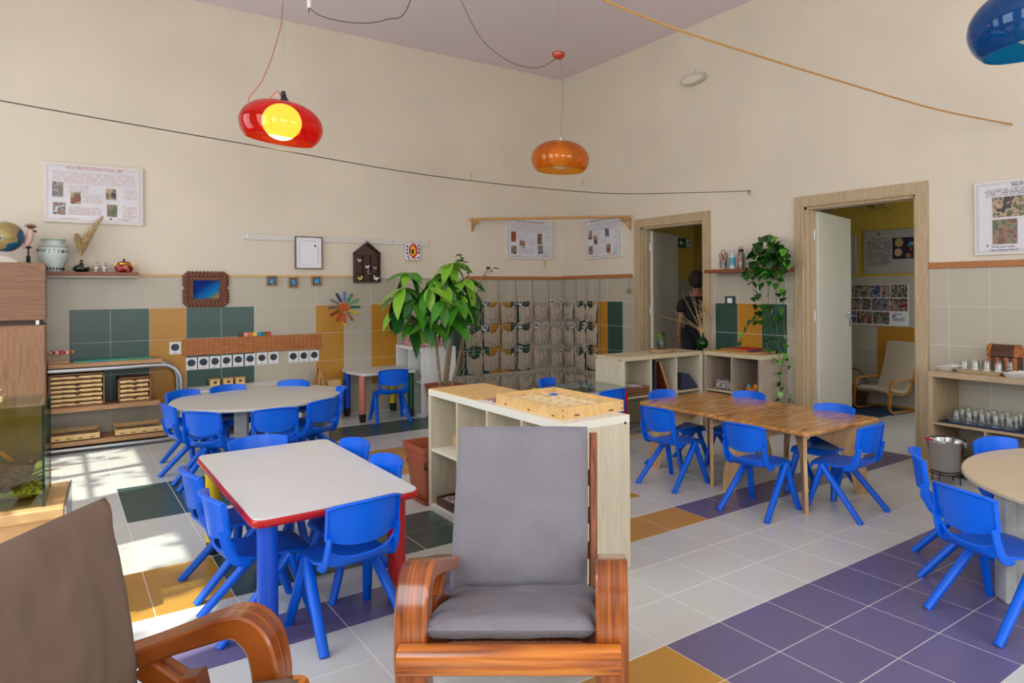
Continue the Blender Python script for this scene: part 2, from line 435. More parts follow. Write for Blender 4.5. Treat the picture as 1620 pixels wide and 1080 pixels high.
# north wall (left in the photo) and its tiles
wn = struct('wall_north', MB().box(X0 - .2, .2, 0, .2, 0, H), PLASTER)
part('grout_bed', MB().box(X0, 0, -.0064, 0, 0, 1.502), GROUT, wn)
WT = .2994; NX0 = -5.323; ZT = 1.205
NC = {0: 'g', 1: 'g', 2: 'o', 3: 'g', 4: 'g', 7: 'o', 9: 'o', 12: 'g', 13: 'g', 14: 'o', 15: 'g'}
def tmat(c, z): return {'g': T_GREEN, 'o': T_OCHRE}.get(c, T_CREAM) if .3 < z < 1.19 else T_CREAM
rows = [(ZT, 1.505 - ZT)] + [(ZT - WT * k, WT) for k in range(1, 5)]
for k in range(-5, 18):
    xa = NX0 + k * WT; w = min(WT, -xa)
    for z, h in rows:
        z0 = max(z, .003)
        inst('wall_tile', tile_mesh(tmat(NC.get(k), z + .01), w, z + h - z0, 'wall_tile', 'y'), wn, (xa, 0, z0))
# east wall (right in the photo) with two door openings
D1 = (-2.60, -1.60, 2.07); D2 = (-4.91, -3.86, 2.09); TH = .14
we = MB()
we.box(0, TH, Y0 - .2, D2[0], 0, H); we.box(0, TH, D2[1], D1[0], 0, H); we.box(0, TH, D1[1], 0, 0, H)
we.box(0, TH, D2[0], D2[1], D2[2], H); we.box(0, TH, D1[0], D1[1], D1[2], H)
we = struct('wall_east', we, PLASTER)
gb = MB()
for a, b in ((-7.6, D2[0] - .1), (D2[1] + .1, D1[0] - .1), (D1[1] + .1, -.0064)): gb.box(-.0064, 0, a, b, 0, 1.502)
part('grout_bed', gb, GROUT, we)
EC = {2: 'g', 3: 'o', 4: 'g', 10: 'g', 11: 'o', 12: 'g'}
for k in range(0, 25):
    ya = 0 if k == 0 else -.063 - .3 * (k - 1); yb = -.063 - .3 * k
    for (d0, d1, _) in (D1, D2):
        if yb < d1 + .1 and ya > d0 - .1:
            if ya > d1 + .1 and ya - (d1 + .1) > .02: yb = d1 + .1
            elif yb < d0 - .1 and (d0 - .1) - yb > .02: ya = d0 - .1
            else: yb = ya
    if ya - yb < .02: continue
    for z, h in rows:
        z0 = max(z, .003)
        inst('wall_tile', tile_mesh(tmat(EC.get(k), z + .01), ya - yb, z + h - z0, 'wall_tile', 'x'), we, (0, ya, z0))
# west and south walls with windows, ceiling
def holed(y0, y1, holes, z0, z1):
    """rectangles (a0,a1,b0,b1) left over round the holes along one axis"""
    out = []; a = y0
    for h0, h1, b0, b1 in sorted(holes):
        out += [(a, h0, z0, z1), (h0, h1, z0, b0), (h0, h1, b1, z1)]; a = h1
    return out + [(a, y1, z0, z1)]
WW = [(-8.05, -6.35, .9, 3.5), (-5.25, -3.55, .9, 3.5), (-2.5, -.8, .9, 3.5)]
mb = MB()
for a0, a1, b0, b1 in holed(Y0 - .2, .2, WW, 0, H): mb.box(X0 - .2, X0, a0, a1, b0, b1)
struct('wall_west', mb, PLASTER)
SW = [(-6.4, -4.2, .95, 2.85), (-3.1, -.9, .95, 2.85)]
mb = MB()
for a0, a1, b0, b1 in holed(X0, TH, SW, 0, H): mb.box(a0, a1, Y0 - .2, Y0, b0, b1)
struct('wall_south', mb, PLASTER)
struct('ceiling', MB().box(X0 - .2, TH, Y0 - .2, .2, H, H + .15), CEIL)
FR = mat('window_frame_white', (222, 220, 212), .4)
n_ = 0
for y0, y1, z0, z1 in WW:
    n_ += 1; mb = MB()
    for a, b, c, d_ in ((y0, y0 + .06, z0, z1), (y1 - .06, y1, z0, z1), (y0, y1, z0, z0 + .06), (y0, y1, z1 - .06, z1), ((y0 + y1) / 2 - .04, (y0 + y1) / 2 + .04, z0, z1)):
        mb.box(X0 - .14, X0 - .08, a, b, c, d_)
    for k in (1, 2, 3): mb.box(X0 - .125, X0 - .105, y0, y1, z0 + (z1 - z0) * k / 4 - .015, z0 + (z1 - z0) * k / 4 + .015)
    w_ = struct('window_%d' % n_, mb, FR); part('pane', MB().box(X0 - .117, X0 - .113, y0 + .06, y1 - .06, z0 + .06, z1 - .06), GLASS, w_)
for x0, x1, z0, z1 in SW:
    n_ += 1; mb = MB()
    for a, b, c, d_ in ((x0, x0 + .06, z0, z1), (x1 - .06, x1, z0, z1), (x0, x1, z0, z0 + .06), (x0, x1, z1 - .06, z1), ((x0 + x1) / 2 - .04, (x0 + x1) / 2 + .04, z0, z1)):
        mb.box(a, b, Y0 - .14, Y0 - .08, c, d_)
    w_ = struct('window_%d' % n_, mb, FR); part('pane', MB().box(x0 + .06, x1 - .06, Y0 - .117, Y0 - .113, z0 + .06, z1 - .06), GLASS, w_)
# tree outside the windows that dapples the sunlight
LEAFD = mat('tree_leaf', (50, 90, 30), .6)
mb = MB(); rr = random.Random(3)
for k in range(520):
    c = Vector((-8.2 - rr.random() * 1.2, -6.0 + (rr.random() ** 1.3) * 5.6, 3.2 + rr.random() * 3.2))
    q = Matrix.Translation(c) @ Matrix.Rotation(rr.random() * 6, 4, 'Z') @ Matrix.Rotation(rr.random() * 3, 4, 'X')
    mb.add([(-.09, 0, 0), (0, -.045, .01), (.1, 0, 0), (0, .045, .01)], [(0, 1, 2, 3)], q)
tr = thing('garden_tree', 'leafy tree outside the side windows', 'tree', (-9.3, -3.2, 0))
part('foliage', mb, LEAFD, tr, world=True, kind='stuff')
part('trunk', MB().tube([(-9.5, -3.3, 0), (-9.4, -3.2, 2.5), (-9.1, -3.1, 5)], [.16, .12, .06], 10), DARKWOOD, tr, True, world=True)
struct('ground', MB().box(-30, X0 - .2, -25, 12, -.3, -.12), mat('garden_ground', (120, 116, 96), .9))

# rails (picture-rail strips above the tiles)
struct('trim_1', MB().box(-6.3, -2.83, -.022, -.008, 1.500, 1.524, .003), PINE)
t2 = MB()
struct('trim_2', MB().box(-1.47, 0, -.024, -.008, 1.484, 1.526, .003), RAILW)
struct('trim_3', MB().box(-.024, -.008, -1.45, -.024, 1.490, 1.534, .003), RAILW)
struct('trim_4', MB().box(-.024, -.008, -7.6, -5.01, 1.497, 1.545, .003), RAILW)
struct('trim_5', MB().box(-2.53, -1.47, -.02, -.008, 1.502, 1.512), GROUT)
# door frames and open leaves
def doorway(nm, y0, y1, h, hy, ang, L):
    mb = MB(); w = .1
    e = .0015       # mitred boards with a hairline joint
    for q, a, b in ((1, y1, y1 + w), (-1, y0, y0 - w)):
        mb.prism([(a, 0), (b, 0), (b, h + w - e), (a, h - e)] if q == 1 else [(b, 0), (a, 0), (a, h - e), (b, h + w - e)], -.022, 0, 'x')
    mb.prism([(y0, h), (y1, h), (y1 + w, h + w), (y0 - w, h + w)], -.022, 0, 'x')
    mb.box(-.029, -.020, y1, y1 + .016, 0, h, .003); mb.box(-.029, -.020, y0 - .016, y0, 0, h, .003); mb.box(-.0285, -.020, y0 - .016, y1 + .016, h, h + .016, .003)
    mb.box(0, TH, y1 - .022, y1 + .004, 0, h); mb.box(0, TH, y0 - .004, y0 + .022, 0, h); mb.box(0, TH, y0, y1, h - .022, h + .004)
    mb.box(.05, .075, y1 - .04, y1 - .02, 0, h - .02); mb.box(.05, .075, y0 + .02, y0 + .04, 0, h - .02)
    dr = struct(nm, mb, DOORW)
    M = Matrix.Translation((.125, hy, 0)) @ Matrix.Rotation(radians(ang), 4, 'Z')
    part('door_leaf', MB().box(0, L, -.022, .022, .008, h - .03, .003, M=M), DOORL, dr)
    lf = [c for c in dr.children][-1] if dr.children else None
    hd = MB(); hd.box(L - .09, L - .05, -.032, .032, .96, 1.12, .004, M=M); hd.tube([(L - .07, .03, 1.07), (L - .07, .07, 1.07), (L - .19, .07, 1.07)], .009, 8, M=M); hd.tube([(L - .07, -.03, 1.07), (L - .07, -.07, 1.07), (L - .19, -.07, 1.07)], .009, 8, M=M)
    part('door_handle', hd, ALU, dr, True)
    hg = MB()
    for z in (.3, 1.05, 1.8): hg.tube([(.118, hy + .012, z), (.118, hy + .012, z + .09)], .008, 8)
    part('hinge', hg, ALU, dr, True)
doorway('door_1', *D1, -1.632, 27, .93)
doorway('door_2', *D2, -3.892, 15.5, .98)

# ---------------------------------------------------------------- the room beyond the doors
YEL = mat('yellow_paint', (196, 164, 62), .8, var=.04, vs=2)
b_ = MB(); b_.box(2.15, 2.3, -5.95, 0, 0, 2.6)
wbe = struct('wall_back_room_east', b_, YEL)
wbn = struct('wall_back_room_north', MB().box(TH, 2.15, -.35, -.2, 0, 2.6), YEL)
struct('wall_back_room_south', MB().box(TH, 2.15, -5.95, -5.8, 0, 2.6), YEL)
struct('ceiling_back_room', MB().box(TH, 2.3, -5.95, -.2, 2.36, 2.6), mat('back_ceiling', (190, 186, 170), .9))
T_GREY = mat('wall_tile_slate', (60, 76, 84), .35)
for k in range(0, 17):
    ya = -.36 - .3 * k + .05; c = {10: 'o', 11: 'o', 12: 's', 4: 'o', 5: 'g'}.get(k)
    for z, h in [(1.2, .285)] + [(1.2 - .3 * q, .3) for q in range(1, 5)]:
        z0 = max(z, .003)
        if .3 < z < .8 and c in 'os' if c else False: mm = T_OCHRE
        elif .8 < z < 1.1 and c == 's': mm = T_GREY
        else: mm = T_CREAM
        inst('wall_tile', tile_mesh(mm, .3, z + h - z0, 'wall_tile', 'x'), wbe, (2.15, ya, z0))
for k in range(0, 6):
    for z, h in [(1.2, .285)] + [(1.2 - .3 * q, .3) for q in range(1, 5)]:
        z0 = max(z, .003)
        inst('wall_tile', tile_mesh(T_CREAM, .3, z + h - z0, 'wall_tile', 'y'), wbn, (.35 + .3 * k, -.35, z0))

# ---------------------------------------------------------------- children's chairs
def chair_parts():
    seat = MB(); G = []
    prof = [(.172, .272), (.176, .286), (.166, .298), (.13, .303), (.06, .298), (-.02, .292), (-.09, .292), (-.128, .300), (-.148, .318), (-.158, .340)]
    for (x, z) in prof:
        row = []
        for k in range(11):
            u = k / 5 - 1; w = .142 if x > -.1 else .142 + .004
            edge = abs(u) ** 4
            up = 0
            if x < .0: up = .028 * edge * min(1, (-x) / .12)
            dn = -.012 * edge if x > .1 else 0
            xx = x - (.018 * edge if x > .15 else 0) + (.03 * abs(u) ** 2 if z > .31 and x < -.12 else 0)
            zc = z + up + dn + (.0 if not (z > .33 and x < -.1) else (.02 * abs(u) ** 3 - .004))
            row.append((xx, u * w, zc))
        G.append(row)
    seat.shell(G, .010)
    for s in (-1, 1):       # side stiles that carry the back
        seat.tube(curve_pts([(-.06, s * .138, .288), (-.105, s * .142, .300), (-.132, s * .142, .335), (-.146, s * .140, .375), (-.158, s * .138, .43)], 4), [.010] * 17, 8, ry=[.012 + .008 * min(1, i / 6) for i in range(17)], up=(1, 0, .2))
    back = MB(); G = []
    for a in range(9):
        t = a / 8; row = []
        for k in range(13):
            u = k / 6 - 1
            zb = .384 + .026 * u * u + .012 * abs(u) ** 6; zt = .556 - .012 * abs(u) ** 2 - .006 * abs(u) ** 8
            z = zb + (zt - zb) * t; w = .148 - .003 * (1 - t)
            x = -.172 - .026 * ((z - .37) / .18) + .042 * u * u
            row.append((x, u * w, z))
        G.append(row)
    back.shell(G, .008)
    # folded rim that turns away from the sitter along top and sides
    rim = []
    for k in range(13):
        u = k / 6 - 1; zt = .556 - .012 * abs(u) ** 2 - .006 * abs(u) ** 8
        rim.append((-.172 - .026 * ((zt - .37) / .18) + .042 * u * u - .007, u * .148, zt - .004))
    back.tube(rim, .006, 6, ry=.011, up=(1, 0, 0))
    for s in (-1, 1):
        back.tube([(-.172 - .026 * ((z - .37) / .18) + .042 - .006, s * .146, z) for z in (.415, .45, .5, .535)], .005, 6, ry=.012, up=(1, 0, 0))
    legs = []
    for s in (-1, 1):
        for fx in (.178, -.182):
            lg = MB(); ax = .085; top = Vector((ax, s * .130, .283)); ft = Vector((fx, s * .168, 0))
            p1 = top + (ft - top) * .12
            lg.tube([top + Vector((0, 0, .004)), p1, ft], [.0215, .020, .0165], 8, ry=[.024, .023, .019], up=(0, s, 0))
            legs.append(lg)
    return seat, back, legs
sb, bb, lb = chair_parts()
ch0 = thing('child_chair', 'x', 'chair', (0, 0, 0))
part('seat', sb, BLUE, ch0, True, ang=50); part('backrest', bb, BLUE, ch0, True, ang=50)
for lg in lb: part('leg', lg, BLUE, ch0, True, ang=50)
CH = [
 ((-4.52, -1.30), -60, "blue child's chair at the far left rim of the oval table, beside the rack", 'oval'),
 ((-4.62, -1.86), 8, "blue child's chair seen side-on at the left end of the white oval table", 'oval'),
 ((-4.52, -2.27), 40, "blue child's chair at the near left of the oval table, back to the viewer", 'oval'),
 ((-4.21, -2.40), 86, "blue child's chair tucked under the near middle of the white oval table", 'oval'),
 ((-3.91, -2.22), 117, "blue child's chair at the near right of the white oval table", 'oval'),
 ((-3.70, -1.76), 168, "blue child's chair peeping out behind the right end of the white oval table", 'oval'),
 ((-4.21, -1.21), -75, "blue child's chair beyond the oval table, in front of the three tiny boxes", 'oval'),
 ((-3.84, -1.20), 226, "blue child's chair beyond the oval table, nearest the wooden A-frame", 'oval'),
 ((-4.54, -3.70), -92, "blue child's chair at the far end of the red-edged table", 'red'),
 ((-4.77, -4.10), 3, "further blue child's chair left of the red-edged table, by its yellow leg", 'red'),
 ((-4.76, -4.58), 3, "nearer blue child's chair left of the red-edged table, by its blue leg", 'red'),
 ((-4.49, -4.88), 96, "blue child's chair at the near end of the red-edged table", 'red'),
 ((-4.31, -3.99), 188, "further blue child's chair on the right side of the red-edged table", 'red'),
 ((-4.32, -4.46), 186, "nearer blue child's chair on the right side of the red-edged table", 'red'),
 ((-2.67, -.66), 82, "blue child's chair pushed up to the little desk against the tiled wall", 'desk'),
 ((-1.90, -3.21), 98, "blue child's chair behind the cubby unit, at the glass-topped table", 'glass'),
 ((-1.84, -2.62), -60, "blue child's chair beyond the glass-topped table, before the hanging pockets", 'glass'),
 ((-2.025, -4.21), 5, "blue child's chair on the plywood table's near side, left one", 'ply'),
 ((-2.027, -4.968), 6, "blue child's chair on the plywood table's near side, by the centre leg", 'ply'),
 ((-1.637, -5.317), 94, "blue child's chair at the right-hand end of the plywood table, turned toward it", 'ply'),
 ((-1.63, -3.86), -84, "blue child's chair at the left-hand end of the plywood table in front of the cubbies", 'ply'),
 ((-1.345, -4.20), 184, "blue child's chair behind the plywood table in front of the orange bowl cubby", 'ply'),
 ((-1.37, -4.97), 186, "blue child's chair behind the plywood table near the open doorway", 'ply'),
 ((-1.99, -6.14), -58, "blue child's chair left of the round table, seen side-on beside the bucket", 'round'),
 ((-2.40, -6.475), -17, "blue child's chair before the round table, standing on the purple tiles", 'round'),
 ((-1.56, -6.27), -108, "blue child's chair behind the round table, in front of the glasses shelf", 'round'),
]
GRP = {'oval': 'chairs round the oval table', 'red': 'chairs round the red-edged table', 'desk': None, 'glass': 'chairs at the glass-topped table', 'ply': 'chairs round the plywood table', 'round': 'chairs round the table on the right'}
for k, ((x, y), a, lab, g) in enumerate(CH):
    if k == 0:
        ch0.location = (x, y, 0); ch0.rotation_euler = (0, 0, radians(a)); WM[ch0] = Matrix.Translation((x, y, 0)) @ Matrix.Rotation(radians(a), 4, 'Z'); props(ch0, lab, 'chair', GRP[g])
    else:
        c = dup(ch0, (x, y, 0), radians(a), label=lab)
        if GRP[g]: c['group'] = GRP[g]
        elif 'group' in c: del c['group']

# ---------------------------------------------------------------- tables
def rrect(x0, x1, y0, y1, r, n=5):
    out = []
    for cx, cy, a0 in ((x1 - r, y1 - r, 0), (x0 + r, y1 - r, 90), (x0 + r, y0 + r, 180), (x1 - r, y0 + r, 270)):
        for k in range(n + 1):
            a = radians(a0 + 90 * k / n); out.append((cx + r * cos(a), cy + r * sin(a)))
    return out
def slab(mb, poly, z0, z1, b=.004):
    """prism with small eased edges"""
    n = len(poly); cx = sum(p[0] for p in poly) / n; cy = sum(p[1] for p in poly) / n
    def ins(q):
        out = []
        for (x, y) in poly:
            L = math.hypot(x - cx, y - cy); out.append((x - (x - cx) / L * q, y - (y - cy) / L * q))
        return out
    rings = [(ins(b), z0), (poly, z0 + b), (poly, z1 - b), (ins(b), z1)]
    vs = [(x, y, z) for P, z in rings for x, y in P]
    fs = [tuple(range(n))[::-1], tuple(3 * n + i for i in range(n))]
    for k in range(3): fs += [(k * n + i, k * n + (i + 1) % n, (k + 1) * n + (i + 1) % n, (k + 1) * n + i) for i in range(n)]
    mb.add(vs, fs); return mb
TOPW = mat('table_top_white', (205, 203, 203), .38, var=.015)
RED = mat('red_plastic', (176, 14, 18), .35)
YELP = mat('yellow_plastic', (232, 200, 12), .4)
GRNP = mat('green_plastic', (10, 82, 44), .4)
BLUP = mat('blue_leg_plastic', (6, 72, 190), .32)
def leg_col(t, x, y, r_, h, m, cap=.07):
    mb = MB(); mb.lathe([(r_, cap), (r_, h)], 20, (x, y, 0)); lg = part('leg', mb, m, t, True, world=True)
    fb = MB().lathe([(r_ * .55, 0), (r_ * .8, .006), (r_ * .97, .025), (r_ * 1.0, cap + .001)], 20, (x, y, 0)); part('foot_cap', fb, BLACK, lg, True, world=True)
tb = thing('table', 'rectangular white-topped table with red rim and legs of different colours', 'table', (-4.51, -4.23, 0))
px = rrect(-4.845, -4.178, -4.905, -3.575, .05)
part('tabletop', slab(MB(), rrect(-4.838, -4.185, -4.898, -3.582, .045), .485, .5025, .002), TOPW, tb, False, world=True)
part('edge_rim', slab(MB(), px, .466, .4985, .010), RED, tb, True, world=True, label='rounded red plastic rim')
for x, y, m in ((-4.775, -4.82, BLUP), (-4.255, -4.81, RED), (-4.775, -3.66, YELP), (-4.25, -3.66, GRNP)): leg_col(tb, x, y, .038, .47, m)
# little desk against the wall
tb = thing('desk', 'small white child desk against the tiled wall with coloured pencil-like legs', 'desk', (-2.66, -.33, 0))
part('tabletop', slab(MB(), [(-2.96, -.02), (-2.995, -.30), (-2.95, -.62), (-2.92, -.645), (-2.38, -.645), (-2.335, -.61), (-2.33, -.02)], .478, .505, .006), TOPW, tb, False, world=True)
PINKP = mat('salmon_plastic', (190, 112, 92), .45)
for x, y, m in ((-2.93, -.58, PINKP), (-2.925, -.09, BLUP), (-2.405, -.57, GRNP), (-2.41, -.08, YELP)): leg_col(tb, x, y, .034, .478, m, .09)
# oval/round tables with slab legs
def round_top(name, label, c, a, b, ang, topm, legm, legs, z=.5, lr=.53):
    t = thing(name, label, 'table', (c[0], c[1], 0), radians(ang))
    P = [(a * cos(2 * pi * k / 64), b * sin(2 * pi * k / 64)) for k in range(64)]
    part('tabletop', slab(MB(), P, z - .022, z, .005), topm, t, False)
    ap = MB().lathe([(min(a, b) * .62, 0), (min(a, b) * .62, .05)], 40, (0, 0, z - .072)); part('apron', ap, legm, t, False)
    for q in legs:
        R = Matrix.Rotation(radians(q), 4, 'Z')
        mb = MB(); mb.box(lr - .13, lr - .02, -.026, .026, 0, z - .022, .006, M=R); mb.box(lr - .05, lr, -.046, .046, .0, z - .022, .006, M=R); part('leg', mb, legm, t)
    return t
OVT = wood('oval_top_washed', (190, 188, 176), (202, 200, 190), (3, 12, 3), .4, s=3)
RDT = wood('round_top_beige', (196, 176, 142), (208, 190, 158), (3, 20, 3), .4, s=3)
LEGW = mat('worn_white_paint', (176, 176, 172), .6, var=.12, vs=18)
round_top('table', 'large oval table with a pale washed top and worn slab legs', (-4.10, -1.51), .69, .625, 61, OVT, LEGW, (-177, -87, 3, 93))
round_top('table', 'round beige-topped table with chipped white slab legs at the right edge', (-1.72, -6.78), .675, .675, 143, RDT, LEGW, (0, 90, 180, 270), .5, .60)
# plywood tables, two alike pushed together
OAK = wood('oiled_ply', (150, 96, 44), (206, 154, 92), (1.6, 7, 3), .22, dist=3.5, s=1.5, mid=(184, 128, 68), coat=.25)
OAKL = wood('oiled_ply_leg', (176, 134, 88), (204, 166, 116), (5, 5, 1.2), .4, dist=1.5)
def ply_table(label, x0, x1, y0, y1):
    t = thing('plywood_table', label, 'table', ((x0 + x1) / 2, (y0 + y1) / 2, 0), 0, 'pair of plywood tables pushed together')
    part('tabletop', slab(MB(), rrect(x0, x1, y0, y1, .035), .478, .502, .006), OAK, t, False, world=True)
    cx, cy = (x0 + x1) / 2, (y0 + y1) / 2; hw = (x1 - x0) / 2 - .035; hh = (y1 - y0) / 2 - .03
    # two crossing arched leg panels that slot together
    def arch(L):
        P = [(-L, 0), (-L + .0, .0)]
        P = [(-L - .0, 0), (-L + .085, 0), (-L + .125, .17), (-L + .20, .31), (-.10, .395), (0, .405), (.10, .395), (L - .20, .31), (L - .125, .17), (L - .085, 0), (L, 0), (L - .015, .12), (L - .06, .30), (L - .05, .478), (-L + .05, .478), (-L + .06, .30), (-L + .015, .12)]
        return P
    L = math.hypot(hw, hh) - .03
    for s in (-1, 1):
        A = math.atan2(hh, hw) * s
        M = Matrix.Translation((cx, cy, 0)) @ Matrix.Rotation(A, 4, 'Z')
        P = arch(L)
        # build as quads strips: left half, right half
        mb = MB()
        for q in (-1, 1):
            inner = [(L - .085, 0), (L - .125, .17), (L - .20, .31), (.10, .395), (0, .405)]
            outer = [(L, 0), (L - .012, .14), (L - .05, .30), (L - .05, .478), (0, .478)]
            vs = []; n = len(inner)
            for yy in (-.011, .011):
                for p in inner: vs.append((q * p[0], yy, p[1]))
                for p in outer: vs.append((q * p[0], yy, p[1]))
            fs = []
            for i in range(n - 1):
                fs += [(i, i + 1, n + i + 1, n + i), (2 * n + i, 3 * n + i, 3 * n + i + 1, 2 * n + i + 1), (i, 2 * n + i, 2 * n + i + 1, i + 1), (n + i, n + i + 1, 3 * n + i + 1, 3 * n + i)]
            fs.append((0, n, 3 * n, 2 * n)); mb.add(vs, fs, M)
        part('leg_panel', mb, OAKL, t, world=True)
    # joints showing through the top
    for s in (-1, 1):
        for q in (-1, 1):
            part('joint', MB().box(cx + s * (hw - .06) - .02, cx + s * (hw - .06) + .02, cy + q * (hh - .06) - .008, cy + q * (hh - .06) + .008, .5, .5028), DARKWOOD, t, world=True)
ply_table('plywood table half nearer the cubbies, its top of swirling grain', -1.93, -1.155, -4.490, -3.735)
ply_table('plywood table half nearer the open doorway, its top of swirling grain', -1.945, -1.16, -5.265, -4.494)
# glass-topped table
t = thing('glass_table', 'low square table with a clear glass top behind the cubby unit', 'table', (-1.77, -2.77, 0))
part('tabletop', MB().box(-2.10, -1.44, -3.10, -2.44, .488, .498, .002), GLASS, t, world=True)
part('frame', MB().box(-2.06, -1.48, -3.06, -3.03, .44, .487).box(-2.06, -1.48, -2.51, -2.48, .44, .487).box(-2.06, -2.03, -3.06, -2.48, .44, .487).box(-1.51, -1.48, -3.06, -2.48, .44, .487), WHITE, t, world=True)
for x, y, m in ((-2.05, -3.05, BLUP), (-1.49, -3.05, RED), (-2.05, -2.49, YELP), (-1.49, -2.49, GRNP)): leg_col(t, x, y, .03, .487, m)

# ---------------------------------------------------------------- open cubby units
def cubby(name, label, x0, x1, y0, y1, h, face, n, rows_, fm=LAM, em=LAMG, group=None, frame=.038, div=.016, base=.0):
    """face: 'w','e','s' the open side; n columns, rows_ rows, no back"""
    t = thing(name, label, 'shelf unit', ((x0 + x1) / 2, (y0 + y1) / 2, 0), 0, group)
    along = 'y' if face in 'we' else 'x'
    a0, a1 = (y0, y1) if along == 'y' else (x0, x1)
    def bx(p0, p1, z0, z1, inset=0, bev=.002):
        if along == 'y':
            fx0, fx1 = (x0 + inset, x1) if face == 'w' else (x0, x1 - inset)
            return MB().box(fx0, fx1, p0, p1, z0, z1, bev)
        return MB().box(p0, p1, y0 + inset, y1, z0, z1, bev)
    part('top_panel', bx(a0, a1, h - frame, h), em, t, world=True)
    part('bottom_panel', bx(a0 + frame, a1 - frame, base, base + frame), em, t, world=True)
    part('side_panel', bx(a0, a0 + frame, base, h - frame), fm, t, world=True)
    part('side_panel', bx(a1 - frame, a1, base, h - frame), fm, t, world=True)
    iw = (a1 - a0 - 2 * frame); cw = (iw - (n - 1) * div) / n
    ih = h - 2 * frame - base; chh = (ih - (rows_ - 1) * div) / rows_
    for k in range(1, n):
        p = a0 + frame + k * cw + (k - 1) * div
        part('divider', bx(p, p + div, base + frame, h - frame, .002, .001), fm, t, world=True)
    zs = []
    for k in range(1, rows_):
        z = base + frame + k * chh + (k - 1) * div; zs.append(z + div)
        for q in range(n):
            p = a0 + frame + q * (cw + div)
            part('shelf', bx(p, p + cw, z, z + div, .002, .001), em, t, world=True)
    return t
cubC = cubby('cubby_shelf', 'long low cubby unit behind the grey armchair, carrying the wooden sorting tray', -3.59, -3.205, -5.14, -3.66, .742, 'w', 4, 2, LAM, LAMW)
sc = MB()
for y in (-5.105, ):
    pass
for x in (-3.555, -3.235):
    sc.lathe([(.007, 0), (.006, .003)], 10, (0, 0, 0), M=Matrix.Translation((x, -5.14, .705)) @ Matrix.Rotation(pi / 2, 4, 'X'))
sc.lathe([(.007, 0), (.006, .003)], 10, (0, 0, 0), M=Matrix.Translation((-3.235, -5.14, .03)) @ Matrix.Rotation(pi / 2, 4, 'X'))
part('screw_cap', sc, BLACK, cubC, world=True)
cubD = cubby('cubby_shelf', 'beige cubby unit standing in front of the inner doorway, jar and green bottle on top', -1.43, -.395, -2.95, -2.56, .742, 's', 3, 2)
sc = MB()
for y in (-2.93, -2.58): sc.lathe([(.007, 0), (.006, .003)], 10, M=Matrix.Translation((-1.43, y, .715)) @ Matrix.Rotation(-pi / 2, 4, 'Y'))
part('screw_cap', sc, BLACK, cubD, world=True)
GREYL = wood('shelf_laminate_grey', (150, 134, 116), (166, 150, 132), (16, 16, .8), .45, s=4, bump=.01)
cubE = cubby('cubby_shelf', 'two-column cubby unit against the wall between the doorways, trays on top', -.39, -.012, -3.665, -2.955, .742, 'w', 2, 2, GREYL, LAMG)
cubW = cubby('cubby_shelf', 'white two-column cubby unit beside the little desk', -2.35, -1.96, -.745, -.02, .742, 'w', 2, 2, WHITE, WHITE)
OAKR = wood('oak_laminate', (156, 132, 102), (176, 152, 120), (12, 12, 1), .5, s=4, bump=.01)
OAKH = wood('oak_laminate_flat', (160, 136, 106), (178, 154, 122), (12, 1.5, 12), .5, s=3, bump=.01)
# right-hand wall shelf unit
us = thing('shelf_unit', 'oak-coloured open shelf unit by the doorway holding trays of glasses', 'shelf unit', (-.21, -6.0, 0))
part('top_panel', MB().box(-.41, -.012, -6.9, -5.20, .705, .745, .002), OAKH, us, world=True)
part('side_panel', MB().box(-.41, -.012, -5.235, -5.20, 0, .705, .002), OAKR, us, world=True)
part('side_panel', MB().box(-.41, -.012, -6.9, -6.865, 0, .705, .002), OAKR, us, world=True)
part('shelf', MB().box(-.405, -.012, -6.865, -5.235, .362, .380, .001), OAKH, us, world=True)
part('bottom_panel', MB().box(-.405, -.012, -6.865, -5.235, .04, .07, .001), OAKH, us, world=True)
for y in (-5.60, -6.05, -6.5): part('divider', MB().box(-.405, -.012, y, y + .016, .07, .362, .001), OAKR, us, world=True)

# ---------------------------------------------------------------- armchairs
VARN = wood('varnished_wood', (96, 42, 12), (172, 92, 28), (1.2, 26, 1.2), .22, coat=.6, dist=.7, s=2.2, mid=(140, 70, 20))
VARNR = wood('varnished_rail', (112, 52, 12), (204, 122, 32), (14, 1.0, 22), .2, coat=.7, dist=.7, s=2, mid=(172, 90, 20))
VARNX = wood('varnished_wood_dark', (92, 40, 12), (150, 76, 24), (3, 20, 3), .28, coat=.5, dist=.7, s=3)
FAB = mat('grey_cotton', (131, 127, 134), .95, var=.05, vs=8, bump=.7, bs=260)
FAB_SHADE = mat('shaded_cotton', (112, 92, 78), .95, var=.05, vs=6, bump=.25, bs=420)  # side armchair's cotton, browned: the shade on it is put into the colour
def cushion(w, l, t_, seed=0, n=30, pinch=.012):
    """padded box: x across, y along, z thick; rounded edges, corners pulled in, soft folds"""
    mb = MB(); 
    for s in (1, -1):
        G = []
        for i in range(n + 1):
            row = []
            for j in range(n + 1):
                u = i / n * 2 - 1; v = j / n * 2 - 1
                eu = 1 - abs(u) ** 10; ev = 1 - abs(v) ** 10
                h = (max(eu, 0) * max(ev, 0)) ** .5
                nz = noise.noise(Vector((u * 2.2 + seed, v * 2.2, s))) * .010 + noise.noise(Vector((u * 6 + seed, v * 5, s * 3))) * .004
                # creases that run in from the corners
                cr = .010 * sin(15 * (abs(u) - abs(v)) + seed) * max(0, abs(u) + abs(v) - 1.35)
                z = s * (t_ / 2 * h + (nz + cr) * h + .004 * (1 - u * u) * (1 - v * v))
                x = u * w / 2 * (1 + .012 * (1 - v * v)); y = v * l / 2 * (1 + .010 * (1 - u * u))
                row.append((x, y, z))
            G.append(row if s == 1 else row[::-1])
        mb.sheet(G)
    return mb
